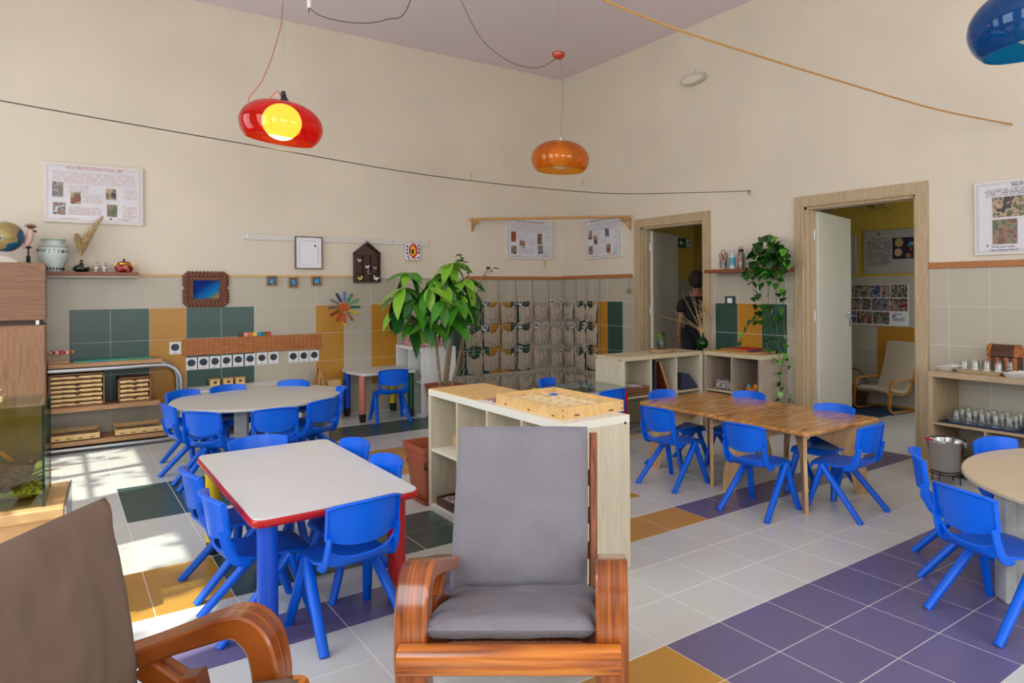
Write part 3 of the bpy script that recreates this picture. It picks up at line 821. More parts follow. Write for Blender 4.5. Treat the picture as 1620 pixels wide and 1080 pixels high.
def armchair(label, loc, ang, fab, seed, rec=19.5, bx=0, cy=-.037, side=1):
    t = thing('armchair', label, 'armchair', loc, radians(ang))
    prof_o = curve_pts([(-.46, .425), (-.34, .462), (-.22, .505), (-.13, .535), (-.075, .528), (-.030, .475), (-.005, .40), (.0, .33), (-.006, .25), (-.025, .175)], 4)
    prof_o = [(p.x, p.y) for p in [Vector((a.x, a.y, 0)) for a in curve_pts([(x, z, 0) for x, z in [(-.46, .425), (-.34, .462), (-.22, .505), (-.13, .535), (-.070, .524), (-.026, .475), (-.005, .40), (.0, .33), (-.004, .25), (-.020, .175)]], 4)]]
    n = len(prof_o)
    def strip(P, th, y0, y1, mb):
        k = len(P); inn = []
        for i in range(k):
            a = Vector(P[max(i - 1, 0)]); b = Vector(P[min(i + 1, k - 1)]); d_ = (b - a).normalized(); nn = Vector((d_.y, -d_.x))
            tt = th[i] if isinstance(th, list) else th
            inn.append((P[i][0] + nn.x * tt, P[i][1] + nn.y * tt))
        e = .006; vs = []
        for i in range(k):
            o, q = Vector(P[i]), Vector(inn[i]); m_ = (q - o).normalized() * e
            ring = [(o.x + m_.x, y0, o.y + m_.y), (o.x, y0 + e, o.y), (o.x, y1 - e, o.y), (o.x + m_.x, y1, o.y + m_.y), (q.x - m_.x, y1, q.y - m_.y), (q.x, y1 - e, q.y), (q.x, y0 + e, q.y), (q.x - m_.x, y0, q.y - m_.y)]
            vs += ring
        fs = []
        for i in range(k - 1):
            for j in range(8): fs.append((i * 8 + j, i * 8 + (j + 1) % 8, (i + 1) * 8 + (j + 1) % 8, (i + 1) * 8 + j))
        fs.append(tuple(range(8))[::-1]); fs.append(tuple((k - 1) * 8 + j for j in range(8)))
        mb.add(vs, fs); return mb
    th = [.045 + .022 * min(1, max(0, (i - 6) / 10)) for i in range(n)]
    for s in (-1, 1):
        y0, y1 = (.243, .338) if s > 0 else (-.338, -.243)
        part('armrest', strip(prof_o, th, y0, y1, MB()), VARN, t, True, ang=35)
        yy = (.262, .322) if s > 0 else (-.322, -.262)
        part('strut', strip([(-.335, .430), (-.22, .345), (-.115, .235), (-.06, .17)], .06, *yy, MB()), VARN, t, True, ang=35)
        part('rear_leg', strip([(p.x, p.y) for p in curve_pts([(-.205, .325, 0), (-.30, .30, 0), (-.43, .225, 0), (-.55, .11, 0), (-.62, .0, 0)], 4)], .055, *yy, MB()), VARNX, t, True, ang=35)
        part('front_leg', MB().box(-.075, -.022, yy[0] + .005, yy[1] - .005, 0, .20, .006), VARN, t)
        ry = (.20, .255) if s > 0 else (-.255, -.20)
        part('side_rail', strip([(-.66, .235), (-.36, .275), (-.02, .325)], .055, *ry, MB()), VARNX, t, True, ang=35)
        part('back_stile', strip([(-.485 + bx - .58 * math.tan(radians(rec)), .80), (-.485 + bx - .30 * math.tan(radians(rec)), .52), (-.485 + bx, .22)], -.03, (.212 if s > 0 else -.242), (.242 if s > 0 else -.212), MB()), VARNX, t, True, ang=35)
    # front rail: rounded bar
    rp = []
    for k in range(16):
        a = 2 * pi * k / 16; rp.append((.018 + .034 * sgn(cos(a)) * abs(cos(a)) ** .7, .307 + .041 * sgn(sin(a)) * abs(sin(a)) ** .7))
    part('front_rail', MB().prism(rp, -.315, .315, 'y'), VARNR, t, True, ang=30)
    for k in range(4):
        x = -.14 - .13 * k; z = .262 - .018 * k; part('seat_slat', MB().box(x - .03, x + .03, -.22, .22, z + .02, z + .035, .003), VARNX, t)
    for q in (.3, .5, .72): part('back_slat', MB().box(-.012, .012, -.235, .235, -.03, .03, .003, M=Matrix.Translation((-.515 + bx - .58 * q * math.tan(radians(rec)), 0, .22 + .58 * q)) @ Matrix.Rotation(radians(-rec), 4, 'Y')), VARNX, t)
    M = Matrix.Translation((-.262 + bx * .5, -.012, .322)) @ Matrix.Rotation(radians(-12), 4, 'Y') @ Matrix.Rotation(pi / 2, 4, 'Z')
    sc_ = cushion(.51, .515, .066, seed); sc_.v = [tuple(M @ Vector(p)) for p in sc_.v]
    part('seat_cushion', sc_, fab, t, True, ang=60)
    M = Matrix.Translation((-.465 + bx - .285 * math.tan(radians(rec)), cy, .566)) @ Matrix.Rotation(radians(-90 - rec), 4, 'Y') @ Matrix.Rotation(pi / 2, 4, 'Z')
    bc = cushion(.485, .565, .065, seed + 5); bc.v = [tuple(M @ Vector(p)) for p in bc.v]
    part('back_cushion', bc, fab, t, True, ang=60)
    tie = MB()
    for s in (-1, 1): tie.tube(curve_pts([(-.475, s * .235, .30), (-.50, s * .262, .315), (-.53, s * .266, .31), (-.52, s * .23, .30)], 5), .004, 6)
    part('cushion_tie', tie, mat('tie_cord', (40, 42, 58), .9), t, True)
    return t
armchair('grey-cushioned wooden armchair with curved varnished arms, facing the viewer', (-4.393, -6.004, 0), 231.5, FAB, 1)
armchair('wooden armchair with shade-browned cushions cut off at the lower left corner, turned sideways', (-5.115, -6.049, 0), -34.8, FAB_SHADE, 9, 8, .125, .0)

# ---------------------------------------------------------------- lamps and cables
def lampshade(name, label, c, col, dcol, tilt, lit, R=.262):
    t = thing('pendant_lamp', label, 'lamp', c); t.rotation_euler = tilt; WM[t] = Matrix.Translation(c) @ t.rotation_euler.to_matrix().to_4x4()
    prof = [(.045, .128), (.10, .125), (.16, .108), (.212, .075), (.248, .03), (.262, -.02), (.256, -.065), (.238, -.105), (.214, -.132)]
    k = R / .262; P = [(a * k, b * k) for a, b in prof]
    sm = []
    for q in curve_pts([(a, b, 0) for a, b in P], 4): sm.append((q.x, q.y))
    inner = [(a - .0035, b) for a, b in sm[::-1]]
    mb = MB().lathe(sm + inner + [sm[0]], 48, cap=False)
    part('lamp_shade', mb, glassy('shade_' + name, col, ior=1.5, rough=.03, diff=.22, dc=dcol), t, True, ang=60)
    gm = mat('globe_lit', (255, 236, 150), .4, emis=(255, 240, 130), es=17) if lit else mat('globe_opal', (232, 226, 210), .3)
    part('globe', MB().ball((0, 0, -.004), .114, .114, .112, 28, 18), gm, t, True, ang=80)
    part('lamp_holder', MB().lathe([(.03, .09), (.032, .128), (.012, .15), (.006, .17)], 14), BLACK if lit else WHITE, t, True)
    return t
red = lampshade('red', 'translucent red pendant lamp with its globe glowing yellow', (-4.30, -3.11, 2.412), (244, 152, 112), (150, 10, 6), (0, radians(7), radians(-38)), True, .241)
orl = lampshade('orange', 'translucent orange pendant lamp with an unlit white globe', (-1.815, -2.565, 2.556), (255, 224, 150), (236, 136, 14), (0, radians(1.5), radians(-38)), False)
blu = lampshade('blue', 'translucent blue pendant lamp cut off by the top right corner', (-2.195, -6.575, 2.478), (96, 190, 226), (6, 110, 176), (0, radians(-7), radians(-38)), False)
lamp('red_lamp_bulb_light', 'POINT', (-4.30, -3.11, 2.27), (0, 0, 0), 3, (1, .8, .5), shadow_soft_size=.06)
def cable(label, pts, r_, m, cat='cable', n=8, name='cable', group=None):
    return solid(name, MB().tube(curve_pts(pts, n), r_, 6), m, label, cat, group, smooth=True)
REDC = mat('reddish_flex', (150, 80, 62), .5)
cable('thin straight steel wire holding up the red lamp', [(-4.285, -3.115, 4.18), (-4.288, -3.113, 3.3), (-4.293, -3.11, 2.56)], .0012, ALU)
cable('brown flex looping down beside the red lamp', [(-4.28, -3.12, 4.1), (-4.29, -3.11, 3.17), (-4.32, -3.085, 2.92), (-4.39, -3.03, 2.68), (-4.455, -2.98, 2.57), (-4.45, -2.985, 2.525), (-4.38, -3.03, 2.525), (-4.325, -3.08, 2.60), (-4.30, -3.10, 2.565)], .0028, REDC)
solid('cable_clip', MB().box(-4.305, -4.28, -3.125, -3.10, 2.56, 2.60, .004), BLACK, 'black clip where the red lamp hangs on its wire', 'clip')
cable('thin straight wire from the ceiling to the small orange rose', [(-1.82, -2.56, 4.18), (-1.823, -2.56, 3.52)], .0014, ALU)
cable('thin flex hanging from the orange rose to the orange lamp', [(-1.822, -2.562, 3.46), (-1.80, -2.575, 3.36), (-1.797, -2.58, 3.05), (-1.808, -2.57, 2.72), (-1.74, -2.62, 2.69), (-1.70, -2.65, 2.62)], .0022, mat('grey_flex', (120, 112, 104), .6))
solid('ceiling_rose', MB().lathe([(.012, .0), (.04, .008), (.058, .03), (.06, .055), (.05, .062), (.01, .066)], 20, (-1.826, -2.562, 3.43)), mat('rose_orange', (176, 60, 24), .3, coat=.4), 'small orange-red domed cable rose above the orange lamp', 'cable rose', smooth=True)
cable('dark cable drooping across the ceiling toward the orange rose', [(-2.62, -1.94, 4.17), (-2.52, -2.02, 3.97), (-2.38, -2.13, 3.63), (-2.2, -2.27, 3.43), (-2.04, -2.39, 3.36), (-1.92, -2.48, 3.375), (-1.83, -2.55, 3.46)], .0028, WIRE)
cable('dark cable sagging near the ceiling between the red lamp and the frame top', [(-4.09, -2.95, 4.17), (-4.09, -2.95, 3.27), (-4.085, -2.955, 3.22), (-4.02, -3.0, 3.165), (-3.86, -3.13, 3.12), (-3.69, -3.26, 3.14), (-3.56, -3.36, 3.27), (-3.4, -3.5, 4.17)], .003, WIRE)
solid('cable_connector', MB().box(-4.10, -4.08, -2.96, -2.94, 3.22, 3.28, .003), WHITE, 'small white cable connector at the top edge', 'connector')
cable('thin dark line strung across the whole room below the lamps', [(-7.0, -3.05, 2.46), (-5.63, -3.12, 2.325), (-4.48, -3.14, 2.238), (-3.229, -3.108, 2.166), (-1.78, -3.10, 2.168), (-.75, -3.17, 2.245), (0, -3.23, 2.315)], .0032, WIRE, 'line', 10, 'wire_line')
solid('wall_hook', MB().tube(curve_pts([(-.0, -3.235, 2.31), (-.03, -3.235, 2.315), (-.04, -3.24, 2.29), (-.025, -3.245, 2.275)], 4), .004, 6), BLACK, 'dark metal hook holding the line on the right wall', 'hook', smooth=True)
cable('twisted jute rope strung from above to the right edge', [(-4.6, -5.25, 2.78), (-3.44, -5.23, 2.685), (-2.81, -5.22, 2.655), (-1.46, -5.27, 2.625), (-.62, -5.40, 2.57), (0, -5.62, 2.515)], .0065, ROPE, 'rope', 10, 'rope')

# ---------------------------------------------------------------- things fixed on the walls
def wallthing(name, label, cat, wall, a, z, off=.0, group=None, tilt=0):
    """origin on the wall; local x runs to the viewer's right, -y out into the room"""
    t = thing(name, label, cat, (a, -off, z) if wall == 'N' else ((-off, a, z) if wall == 'E' else (2.15 - off, a, z)), 0 if wall == 'N' else -pi / 2, group)
    if tilt: t.rotation_euler = (0, radians(tilt), 0 if wall == 'N' else -pi / 2)
    WM[t] = Matrix.Translation(t.location) @ t.rotation_euler.to_matrix().to_4x4()
    return t
PH = [[(60, 40, 32), (112, 78, 60), (150, 120, 96), (70, 96, 60)], [(52, 54, 60), (120, 110, 104), (160, 140, 128), (60, 90, 110)],
      [(70, 96, 44), (150, 60, 44), (40, 70, 36), (180, 150, 110)], [(90, 50, 40), (170, 120, 90), (50, 60, 80), (200, 190, 180)],
      [(140, 60, 50), (80, 90, 60), (190, 160, 130), (50, 44, 44)]]
def poster(label, wall, a, z, w, h, title, ink, photos, seed, logo=None, foot=None, titlew=1.0, tilt=0, tsize=.024, body=True):
    t = wallthing('poster', label, 'poster', wall, a, z, .002, None, tilt)
    part('frame', MB().box(0, w, -.020, -.010, 0, h, .002), mat('poster_frame', (212, 206, 194), .5), t)
    part('backing', MB().box(.004, w - .004, -.010, 0, .004, h - .004), WHITE, t)
    pp = part('sheet', MB().box(.018, w - .018, -.0215, -.020, .018, h - .018), mat('poster_sheet', (206, 202, 206), .35, coat=.5), t)
    bl = MB()
    i = .032
    for m_ in (.022, i):
        gap = (w * .24, w * .76) if m_ == i else (w, w)
        bl.box(m_, gap[0] if m_ == i else w - m_, -.0222, -.0215, h - m_ - .0012, h - m_)
        if m_ == i: bl.box(gap[1], w - m_, -.0222, -.0215, h - m_ - .0012, h - m_)
        bl.box(m_, w - m_, -.0222, -.0215, m_, m_ + .0012); bl.box(m_, m_ + .0012, -.0222, -.0215, m_, h - m_); bl.box(w - m_ - .0012, w - m_, -.0222, -.0215, m_, h - m_)
    im = mat('ink_%d_%d_%d' % ink, ink, .6)
    part('border_line', bl, im, t)
    text('title', title, tsize, t, (w / 2, -.0222, h - i - .010), im, wide=titlew)
    if body:
        pm = print_lines('print_%d' % seed, (206, 202, 206), tuple(int(.35 * q + 125) for q in ink), .0125)
        part('printed_text', MB().box(w * .09, w * .91, -.0221, -.0216, h * .66, h * .86), pm, t)
        for (u0, u1, v0, v1) in ((.24, .44, .52, .64), (.38, .58, .34, .5), (.24, .56, .14, .28), (.80, .93, .44, .62), (.78, .93, .12, .32)):
            part('printed_text', MB().box(w * u0, w * u1, -.0221, -.0216, h * v0, h * v1), pm, t)
    for k, (u, v, pw, ph) in enumerate(photos):
        part('photo', MB().box(u * w, u * w + pw * w, -.0225, -.0216, v * h, v * h + ph * h), blobs('photo_%d_%d' % (seed, k), PH[(k + seed) % 5], 17, seed=seed * 5 + k), t)
    if logo:
        text('logo_lettering', logo, .020, t, (w * .80, -.0222, i + .016), mat('logo_red', (178, 50, 38), .6))
        part('logo', MB().lathe([(.009, 0), (.009, .0006)], 14, M=Matrix.Translation((w * .66, -.0215, i + .017)) @ Matrix.Rotation(pi / 2, 4, 'X')), mat('logo_brown', (112, 60, 50), .6), t)
    if foot: text('footer_lettering', foot, .013, t, (w * .25, -.0222, i + .006), im)
    return t
poster('framed poster VITA PRATICA above the brown shelf with vases', 'N', -5.497, 1.973, .729, .527, 'VITA PRATICA-PRACTICAL LIFE', (186, 84, 56),
       [(.085, .42, .105, .25), (.26, .32, .10, .20), (.09, .13, .12, .20), (.61, .42, .105, .19), (.62, .13, .105, .21)], 1, 'la melagrana', 'anno didattico 2023/24', .78, tsize=.038)
poster('dim framed poster hanging left of the room corner behind the rod', 'N', -.893, 1.752, .735, .52, "ATTIVITA' MOTORIA-ART", (96, 84, 100),
       [(.10, .42, .10, .25), (.27, .27, .11, .22), (.10, .12, .11, .20), (.64, .38, .10, .27), (.65, .14, .11, .21)], 2, 'la melagrana', 'anno didattico 2023/24', tsize=.036)
poster('dim framed poster hanging right of the room corner beside the first doorway', 'E', -.55, 1.735, .725, .52, 'EDUCAZIONE-EDUCATION MUSICALE', (90, 84, 112),
       [(.08, .48, .12, .22), (.24, .34, .11, .22), (.09, .12, .12, .20), (.56, .50, .11, .20), (.59, .12, .11, .20)], 3, 'la melagrana', 'anno didattico 2023/24', .8, tsize=.036, tilt=-1.2)
pb = poster('framed poster BILINGUISMO cut off by the right edge', 'E', -5.362, 1.585, .76, .54, 'BILINGUISMO', (60, 56, 66), [(.17, .50, .33, .27), (.17, .14, .22, .33), (.56, .20, .34, .33)], 4, None, None, tsize=.04, body=False)
text('caption', 'Wash your hands', .022, pb, (.20, -.0222, .058), mat('ink_60_56_66', (60, 56, 66), .6)); text('footer_lettering', 'Anno didattico 2023/24', .020, pb, (.21, -.0222, .034), mat('ink_60_56_66', (60, 56, 66), .6))
text('caption', 'Can you put on\nyour jacket?', .022, pb, (.56, -.0222, .07), mat('ink_60_56_66', (60, 56, 66), .6)); text('caption', 'Put your shoes on', .014, pb, (.47, -.0222, .37), mat('ink_60_56_66', (60, 56, 66), .6))
part('printed_text', MB().box(.08, .68, -.0221, -.0216, .42, .48), print_lines('print_9', (206, 202, 206), (90, 86, 96), .013), pb)
for (u, v) in ((.43, .41), (.095, .07), (.40, .07)): part('flag_badge', MB().lathe([(.012, 0), (.012, .0008)], 14, M=Matrix.Translation((u, -.0215, v)) @ Matrix.Rotation(pi / 2, 4, 'X')), blobs('badge', [(178, 60, 60), (70, 70, 120), (220, 210, 210)], 90, seed=2), pb)

# white hanging rail and the things on it
t = wallthing('hanging_rail', 'long white wall rail above the small pictures', 'rail', 'N', -3.926, 1.880)
part('board', MB().box(0, 1.993, -.016, 0, 0, .064, .003), mat('rail_white', (206, 200, 190), .5), t)
for x in (.04, .42, 1.55): part('screw', MB().lathe([(.012, 0), (.010, .004)], 10, M=Matrix.Translation((x, -.016, .034)) @ Matrix.Rotation(pi / 2, 4, 'X')), ALU, t)
t = wallthing('picture_frame', 'thin brown frame round a nearly blank white sheet with a dark dot', 'picture frame', 'N', -3.436, 1.590, .017)
fw, fh = .277, .343
part('frame', MB().box(0, fw, -.02, 0, 0, .010).box(0, fw, -.02, 0, fh - .010, fh).box(0, .010, -.02, 0, .01, fh - .01).box(fw - .010, fw, -.02, 0, .01, fh - .01), wood('frame_brown', (84, 60, 40), (108, 78, 52), (9, 9, 9)), t)
part('sheet', MB().box(.01, fw - .01, -.012, -.004, .01, fh - .01), PAPER, t)
gl = MB(); GR = mat('ink_grey_green', (120, 130, 112), .7)
for a in ((.045, .048, .06, .29), (.232, .235, .06, .24), (.06, .22, .295, .298), (.06, .10, .048, .051), (.13, .19, .048, .051)): gl.box(a[0], a[1], -.0128, -.012, a[2], a[3])
part('drawn_line', gl, GR, t); part('dark_dot', MB().box(.195, .213, -.014, -.012, .235, .255, .002, M=None), mat('dot_black', (40, 44, 48), .5), t)
# house-shaped display box with butterflies
t = wallthing('display_house', 'dark house-shaped display box with paper butterflies in its compartments', 'display box', 'N', -2.827, 1.446, .009)
hw = .285; hh = .33; pk = .45
P = [(0, 0), (hw, 0), (hw, hh), (hw / 2, pk), (0, hh)]
part('back_panel', MB().prism(P, -.012, 0, 'y'), DARKWOOD, t)
DK = wood('house_wood', (44, 24, 16), (62, 34, 22), (6, 6, 6), .5)
part('side_panel', MB().box(0, .012, -.07, -.012, 0, hh), DK, t); part('side_panel', MB().box(hw - .012, hw, -.07, -.012, 0, hh), DK, t); part('bottom_panel', MB().box(.012, hw - .012, -.07, -.012, 0, .012), DK, t)
for s in (0, 1):
    a = (0, hh) if s == 0 else (hw, hh)
    part('roof_panel', MB().prism([(a[0], a[1]), (hw / 2, pk), (hw / 2, pk - .018), (a[0], a[1] - .018)] if s == 0 else [(a[0], a[1]), (a[0], a[1] - .018), (hw / 2, pk - .018), (hw / 2, pk)], -.078, -.012, 'y'), DK, t)
for z in (.105, .205, .30): part('shelf', MB().box(.012, hw - .012, -.055, -.012, z, z + .007), DK, t)
for x in (.10, .185): part('divider', MB().box(x, x + .006, -.055, -.012, .012, .305), DK, t)
def butterfly(x, z, s, m, ang=0):
    mb = MB()
    for q in (-1, 1): mb.add([(0, 0, 0), (q * .9, -.25, .75), (q * 1.0, -.3, .1), (q * .55, -.2, -.15), (q * .6, -.2, -.65), (q * .2, -.05, -.55), (0, 0, -.2)], [(0, 1, 2, 3), (0, 3, 4, 5, 6)])
    mb.box(-.06, .06, -.06, .02, -.55, .55)
    M = Matrix.Translation((x, -.045, z)) @ Matrix.Rotation(ang, 4, 'Y') @ Matrix.Scale(s, 4); mb.v = [tuple(M @ Vector(p)) for p in mb.v]
    return mb
PW = mat('butterfly_white', (224, 220, 222), .7); PYW = mat('butterfly_yellow', (220, 196, 120), .7); PLL = mat('butterfly_lilac', (168, 140, 160), .7)
for k, (x, z, s, m, a) in enumerate(((.052, .245, .024, PW, .3), (.14, .175, .026, PW, 0), (.225, .165, .024, PLL, .2), (.155, .115, .028, PLL, 1.2), (.06, .048, .034, PYW, -.3), (.235, .05, .034, PW, .4))):
    part('butterfly', butterfly(x, z, s, m, a), m, t)
part('hanger', MB().tube([(hw / 2, -.03, pk - .002), (hw / 2, -.02, pk + .02)], .004, 6), BLACK, t)
# small child painting
t = wallthing('painting', 'small bright painting with a red and yellow blot, on the white rail', 'painting', 'N', -2.228, 1.706, .017)
part('canvas', MB().box(0, .176, -.012, 0, 0, .2, .002), PAPER, t)
rr = random.Random(5)
def blot(x, z, rx, rz, m, k=12, lay=0):
    P = [(x + rx * cos(2 * pi * i / k) * (.8 + .4 * rr.random()), z + rz * sin(2 * pi * i / k) * (.8 + .4 * rr.random())) for i in range(k)]
    part('paint_blot', MB().prism(P, -.0126 - lay * .0005, -.012, 'y'), m, t)
blot(.09, .105, .052, .082, mat('paint_red', (196, 34, 22), .5), lay=1); blot(.09, .105, .034, .06, mat('paint_yellow', (236, 176, 18), .5), lay=2); blot(.085, .10, .018, .03, mat('paint_dark', (26, 30, 26), .5), lay=3)
for (x, z) in ((.02, .16), (.018, .12), (.02, .08), (.03, .04), (.155, .17), (.16, .13), (.16, .09), (.155, .03), (.09, .185)): blot(x, z, .012, .014, mat('paint_blue', (28, 60, 150), .5), 8)
for (x, z) in ((.045, .018), (.12, .02)): blot(x, z, .012, .009, mat('paint_green', (20, 110, 60), .5), 8)
part('batten', MB().box(-.004, .18, -.016, 0, -.004, .004).box(-.004, .18, -.016, 0, .197, .204), PINE, t)
# carved frame with sea picture
t = wallthing('carved_picture_frame', 'sea photograph in a heavily carved dark leafy frame', 'picture frame', 'N', -4.451, 1.212, .009)
CW = wood('carved_wood', (84, 44, 24), (118, 66, 36), (6, 6, 6), .5)
W_, H_ = .386, .336; b = .07
part('frame', MB().box(.012, W_ - .012, -.02, -.0, .012, b).box(.012, W_ - .012, -.02, 0, H_ - b, H_ - .012).box(.012, b, -.02, 0, b, H_ - b).box(W_ - b, W_ - .012, -.02, 0, b, H_ - b), CW, t)
lf = MB().ball((0, 0, 0), .0185, .010, .034, 8, 6); lf.v = [(x, y, z + .012 * (z / .034) ** 2) for x, y, z in lf.v]; lfm = lf.mesh('carved_leaf', CW, True)
n1, n2 = 11, 9
for k in range(n1):
    for z, a in ((.030, pi), (H_ - .030, 0)): inst('carved_leaf', lfm, t, (.03 + (W_ - .06) * k / (n1 - 1), -.022, z), rot=(0, a + (.5 if k < n1 / 2 else -.5) * (1 if a == 0 else -1), 0))
for k in range(n2):
    for x, a in ((.030, -pi / 2), (W_ - .030, pi / 2)): inst('carved_leaf', lfm, t, (x, -.022, .055 + (H_ - .11) * k / (n2 - 1)), rot=(0, a + (.5 if k < n2 / 2 else -.5) * (-1 if a < 0 else 1), 0))
part('inner_moulding', MB().box(b, W_ - b, -.034, -.01, b, b + .010).box(b, W_ - b, -.034, -.01, H_ - b - .010, H_ - b).box(b, b + .010, -.034, -.01, b, H_ - b).box(W_ - b - .010, W_ - b, -.034, -.01, b, H_ - b), CW, t)
sea, nt_, bs_ = nt('sea_picture'); tcn = nt_.nodes.new('ShaderNodeTexCoord'); gn = nt_.nodes.new('ShaderNodeSeparateXYZ'); nt_.links.new(tcn.outputs['Generated'], gn.inputs[0])
ns = nt_.nodes.new('ShaderNodeTexNoise'); ns.inputs['Scale'].default_value = 14; nt_.links.new(tcn.outputs['Generated'], ns.inputs['Vector'])
a1 = nt_.nodes.new('ShaderNodeMath'); a1.operation = 'SUBTRACT'; nt_.links.new(gn.outputs[0], a1.inputs[0]); nt_.links.new(gn.outputs[2], a1.inputs[1])
a2 = nt_.nodes.new('ShaderNodeMath'); a2.operation = 'MULTIPLY_ADD'; nt_.links.new(ns.outputs['Fac'], a2.inputs[0]); a2.inputs[1].default_value = .5; nt_.links.new(a1.outputs[0], a2.inputs[2])
rp_ = nt_.nodes.new('ShaderNodeValToRGB'); E_ = rp_.color_ramp.elements; E_[0].position = 0; E_[0].color = lin((6, 44, 120)); E_[1].position = 1; E_[1].color = lin((150, 130, 100))
for p_, c_ in ((.45, (10, 100, 170)), (.75, (24, 120, 160)), (.88, (90, 120, 110))): e = E_.new(p_); e.color = lin(c_)
nt_.links.new(a2.outputs[0], rp_.inputs[0]); nt_.links.new(rp_.outputs[0], bs_.inputs['Base Color']); bs_.inputs['Roughness'].default_value = .6; bs_.inputs['Specular IOR Level'].default_value = .1
part('sea_photo', MB().box(b + .008, W_ - b - .008, -.016, -.008, b + .008, H_ - b - .008), sea, t)
part('headland', MB().prism([(.20, .262), (.30, .262), (.305, .25), (.25, .246), (.225, .252)], -.0175, -.016, 'y'), mat('headland_dark', (24, 30, 44), .6), t)
# three mini gilt pictures
for k, (x, z, w, h, lab) in enumerate(((-3.711, 1.412, .098, .104, 'tiny gilt-framed sea picture, leftmost of the three on the strip'), (-3.500, 1.392, .092, .112, 'tiny gilt-framed sea picture, middle of the three and hung lowest'), (-3.271, 1.412, .1, .102, 'tiny gilt-framed dark sea picture, right one of the three'))):
    t = wallthing('mini_picture', lab, 'picture', 'N', x, z, .023, 'tiny gilt pictures')
    part('frame', MB().box(0, w, -.014, 0, 0, .016, .003).box(0, w, -.014, 0, h - .016, h, .003).box(0, .016, -.014, 0, .016, h - .016, .003).box(w - .016, w, -.014, 0, .016, h - .016, .003), wood('gilt', (110, 74, 24), (170, 120, 50), (20, 20, 20), .35), t)
    part('inner_border', MB().box(.016, w - .016, -.010, -.002, .016, h - .016), BLACK, t)
    part('sea_photo', MB().box(.026, w - .026, -.0115, -.010, .026, h - .026), blobs('mini_sea_%d' % k, [(14, 60, 110), (20, 110, 170), (50, 150, 190)], 22, seed=k), t)
# colour sun of wooden pegs
t = wallthing('colour_sun', 'wheel of coloured wooden slats round an orange disc, on ochre and cream tiles', 'wall decoration', 'N', -2.925, 1.178, .009)
part('disc', MB().lathe([(.05, 0), (.05, .012)], 28, M=Matrix.Rotation(pi / 2, 4, 'X')), mat('sun_disc', (190, 84, 26), .7, var=.15, vs=60), t)
cols = [(84, 120, 180), (44, 130, 90), (80, 150, 110), (16, 96, 60), (216, 176, 30), (158, 96, 40), (206, 70, 40), (186, 44, 30), (122, 34, 26), (98, 84, 96), (120, 100, 110), (26, 40, 96)]
pgm = MB().box(-.012, .012, -.012, 0, .066, .172, .002)
for k in range(12):
    a = -radians(30 * k)
    M = Matrix.Rotation(-a, 4, 'Y'); mb = MB(); mb.add([tuple(M @ Vector(p)) for p in pgm.v], pgm.f)
    part('slat', mb, mat('slat_%d' % k, cols[k], .6), t)
part('pendant_star', MB().prism([(-.014, -.168), (0, -.18), (.014, -.168), (.014, -.19), (0, -.2), (-.014, -.19)], -.01, 0, 'y'), mat('star_yellow', (226, 196, 50), .6), t)
# peg board with coloured cubes on top
t = wallthing('number_board', 'long orange wooden board ruled in little squares', 'board', 'N', -4.455, .742, .010)
bl_, bh_ = 1.266, .162
part('board', MB().box(0, bl_, -.022, 0, 0, bh_, .002), wood('board_orange', (160, 92, 34), (184, 112, 48), (2, 9, 9), .5), t)
gl = MB()
for k in range(1, 29): gl.box(bl_ * k / 29 - .0012, bl_ * k / 29 + .0012, -.0228, -.022, 0, bh_)
for k in range(1, 4): gl.box(0, bl_, -.0228, -.022, bh_ * k / 4 - .001, bh_ * k / 4 + .001)
part('ruled_line', gl, mat('ruled_dark', (92, 56, 40), .7), t, kind='stuff')
nl = MB()
for k in range(29):
    for q in range(4): nl.box(bl_ * (k + .5) / 29 - .004, bl_ * (k + .5) / 29 + .004, -.0226, -.022, bh_ * (q + .5) / 4 - .0015, bh_ * (q + .5) / 4 + .002)
part('number_mark', nl, mat('ruled_dark', (92, 56, 40), .7), t, kind='stuff')
for k, (cn, c) in enumerate((('brown', (96, 44, 26)), ('pink', (214, 150, 160)), ('orange', (222, 104, 26)), ('yellow', (216, 196, 70)), ('blue', (28, 136, 190)), ('green', (20, 120, 70)), ('red', (190, 50, 34)))):
    x = -3.972 + .042 * k; solid('colour_block', MB().box(x + .001, x + .041, -.034, -.010, .9045, .9445, .002), mat('block_' + cn, c, .5), cn + ' block in the row of coloured blocks on the ruled board', 'block', 'coloured blocks on the board')
# cards
INK = blobs('inky_planet', [(4, 8, 14), (6, 14, 24), (14, 60, 92), (4, 8, 14)], 22, seed=4)
ordw = ['leftmost', 'second', 'third', 'fourth', 'fifth', 'sixth', 'seventh', 'eighth']
def card(x, z, w, h, lab, g, seed, tilt=0):
    t = wallthing('planet_card', lab, 'card', 'N', x, z, .009, g, tilt)
    part('card', MB().box(0, w, -.0025, 0, 0, h), PAPER, t)
    rr = random.Random(seed); P = [(w / 2 + w * .38 * cos(2 * pi * i / 18) * (.9 + .16 * rr.random()), h * .57 + w * .38 * sin(2 * pi * i / 18) * (.9 + .16 * rr.random())) for i in range(18)]
    part('painted_disc', MB().prism(P, -.0032, -.0025, 'y'), INK, t)
    part('caption', MB().box(w * .36, w * .64, -.003, -.0025, h * .10, h * .125).box(w * .2, w * .8, -.003, -.0025, h * .05, h * .06), mat('ink_60_56_66', (60, 56, 66), .6), t)
card(-4.566, .762, .095, .118, 'white card with an inky disc, alone left of the ruled board', None, 1)
xs = [-4.429, -4.328, -4.229, -4.126, -4.022, -3.915, -3.803, -3.693]
for k, x in enumerate(xs): card(x, .602 + .0015 * k, .092, .120, 'white inky-disc card, %s of eight in the row under the ruled board' % ordw[k], 'inky disc cards', 10 + k, (k % 3 - 1) * .8)
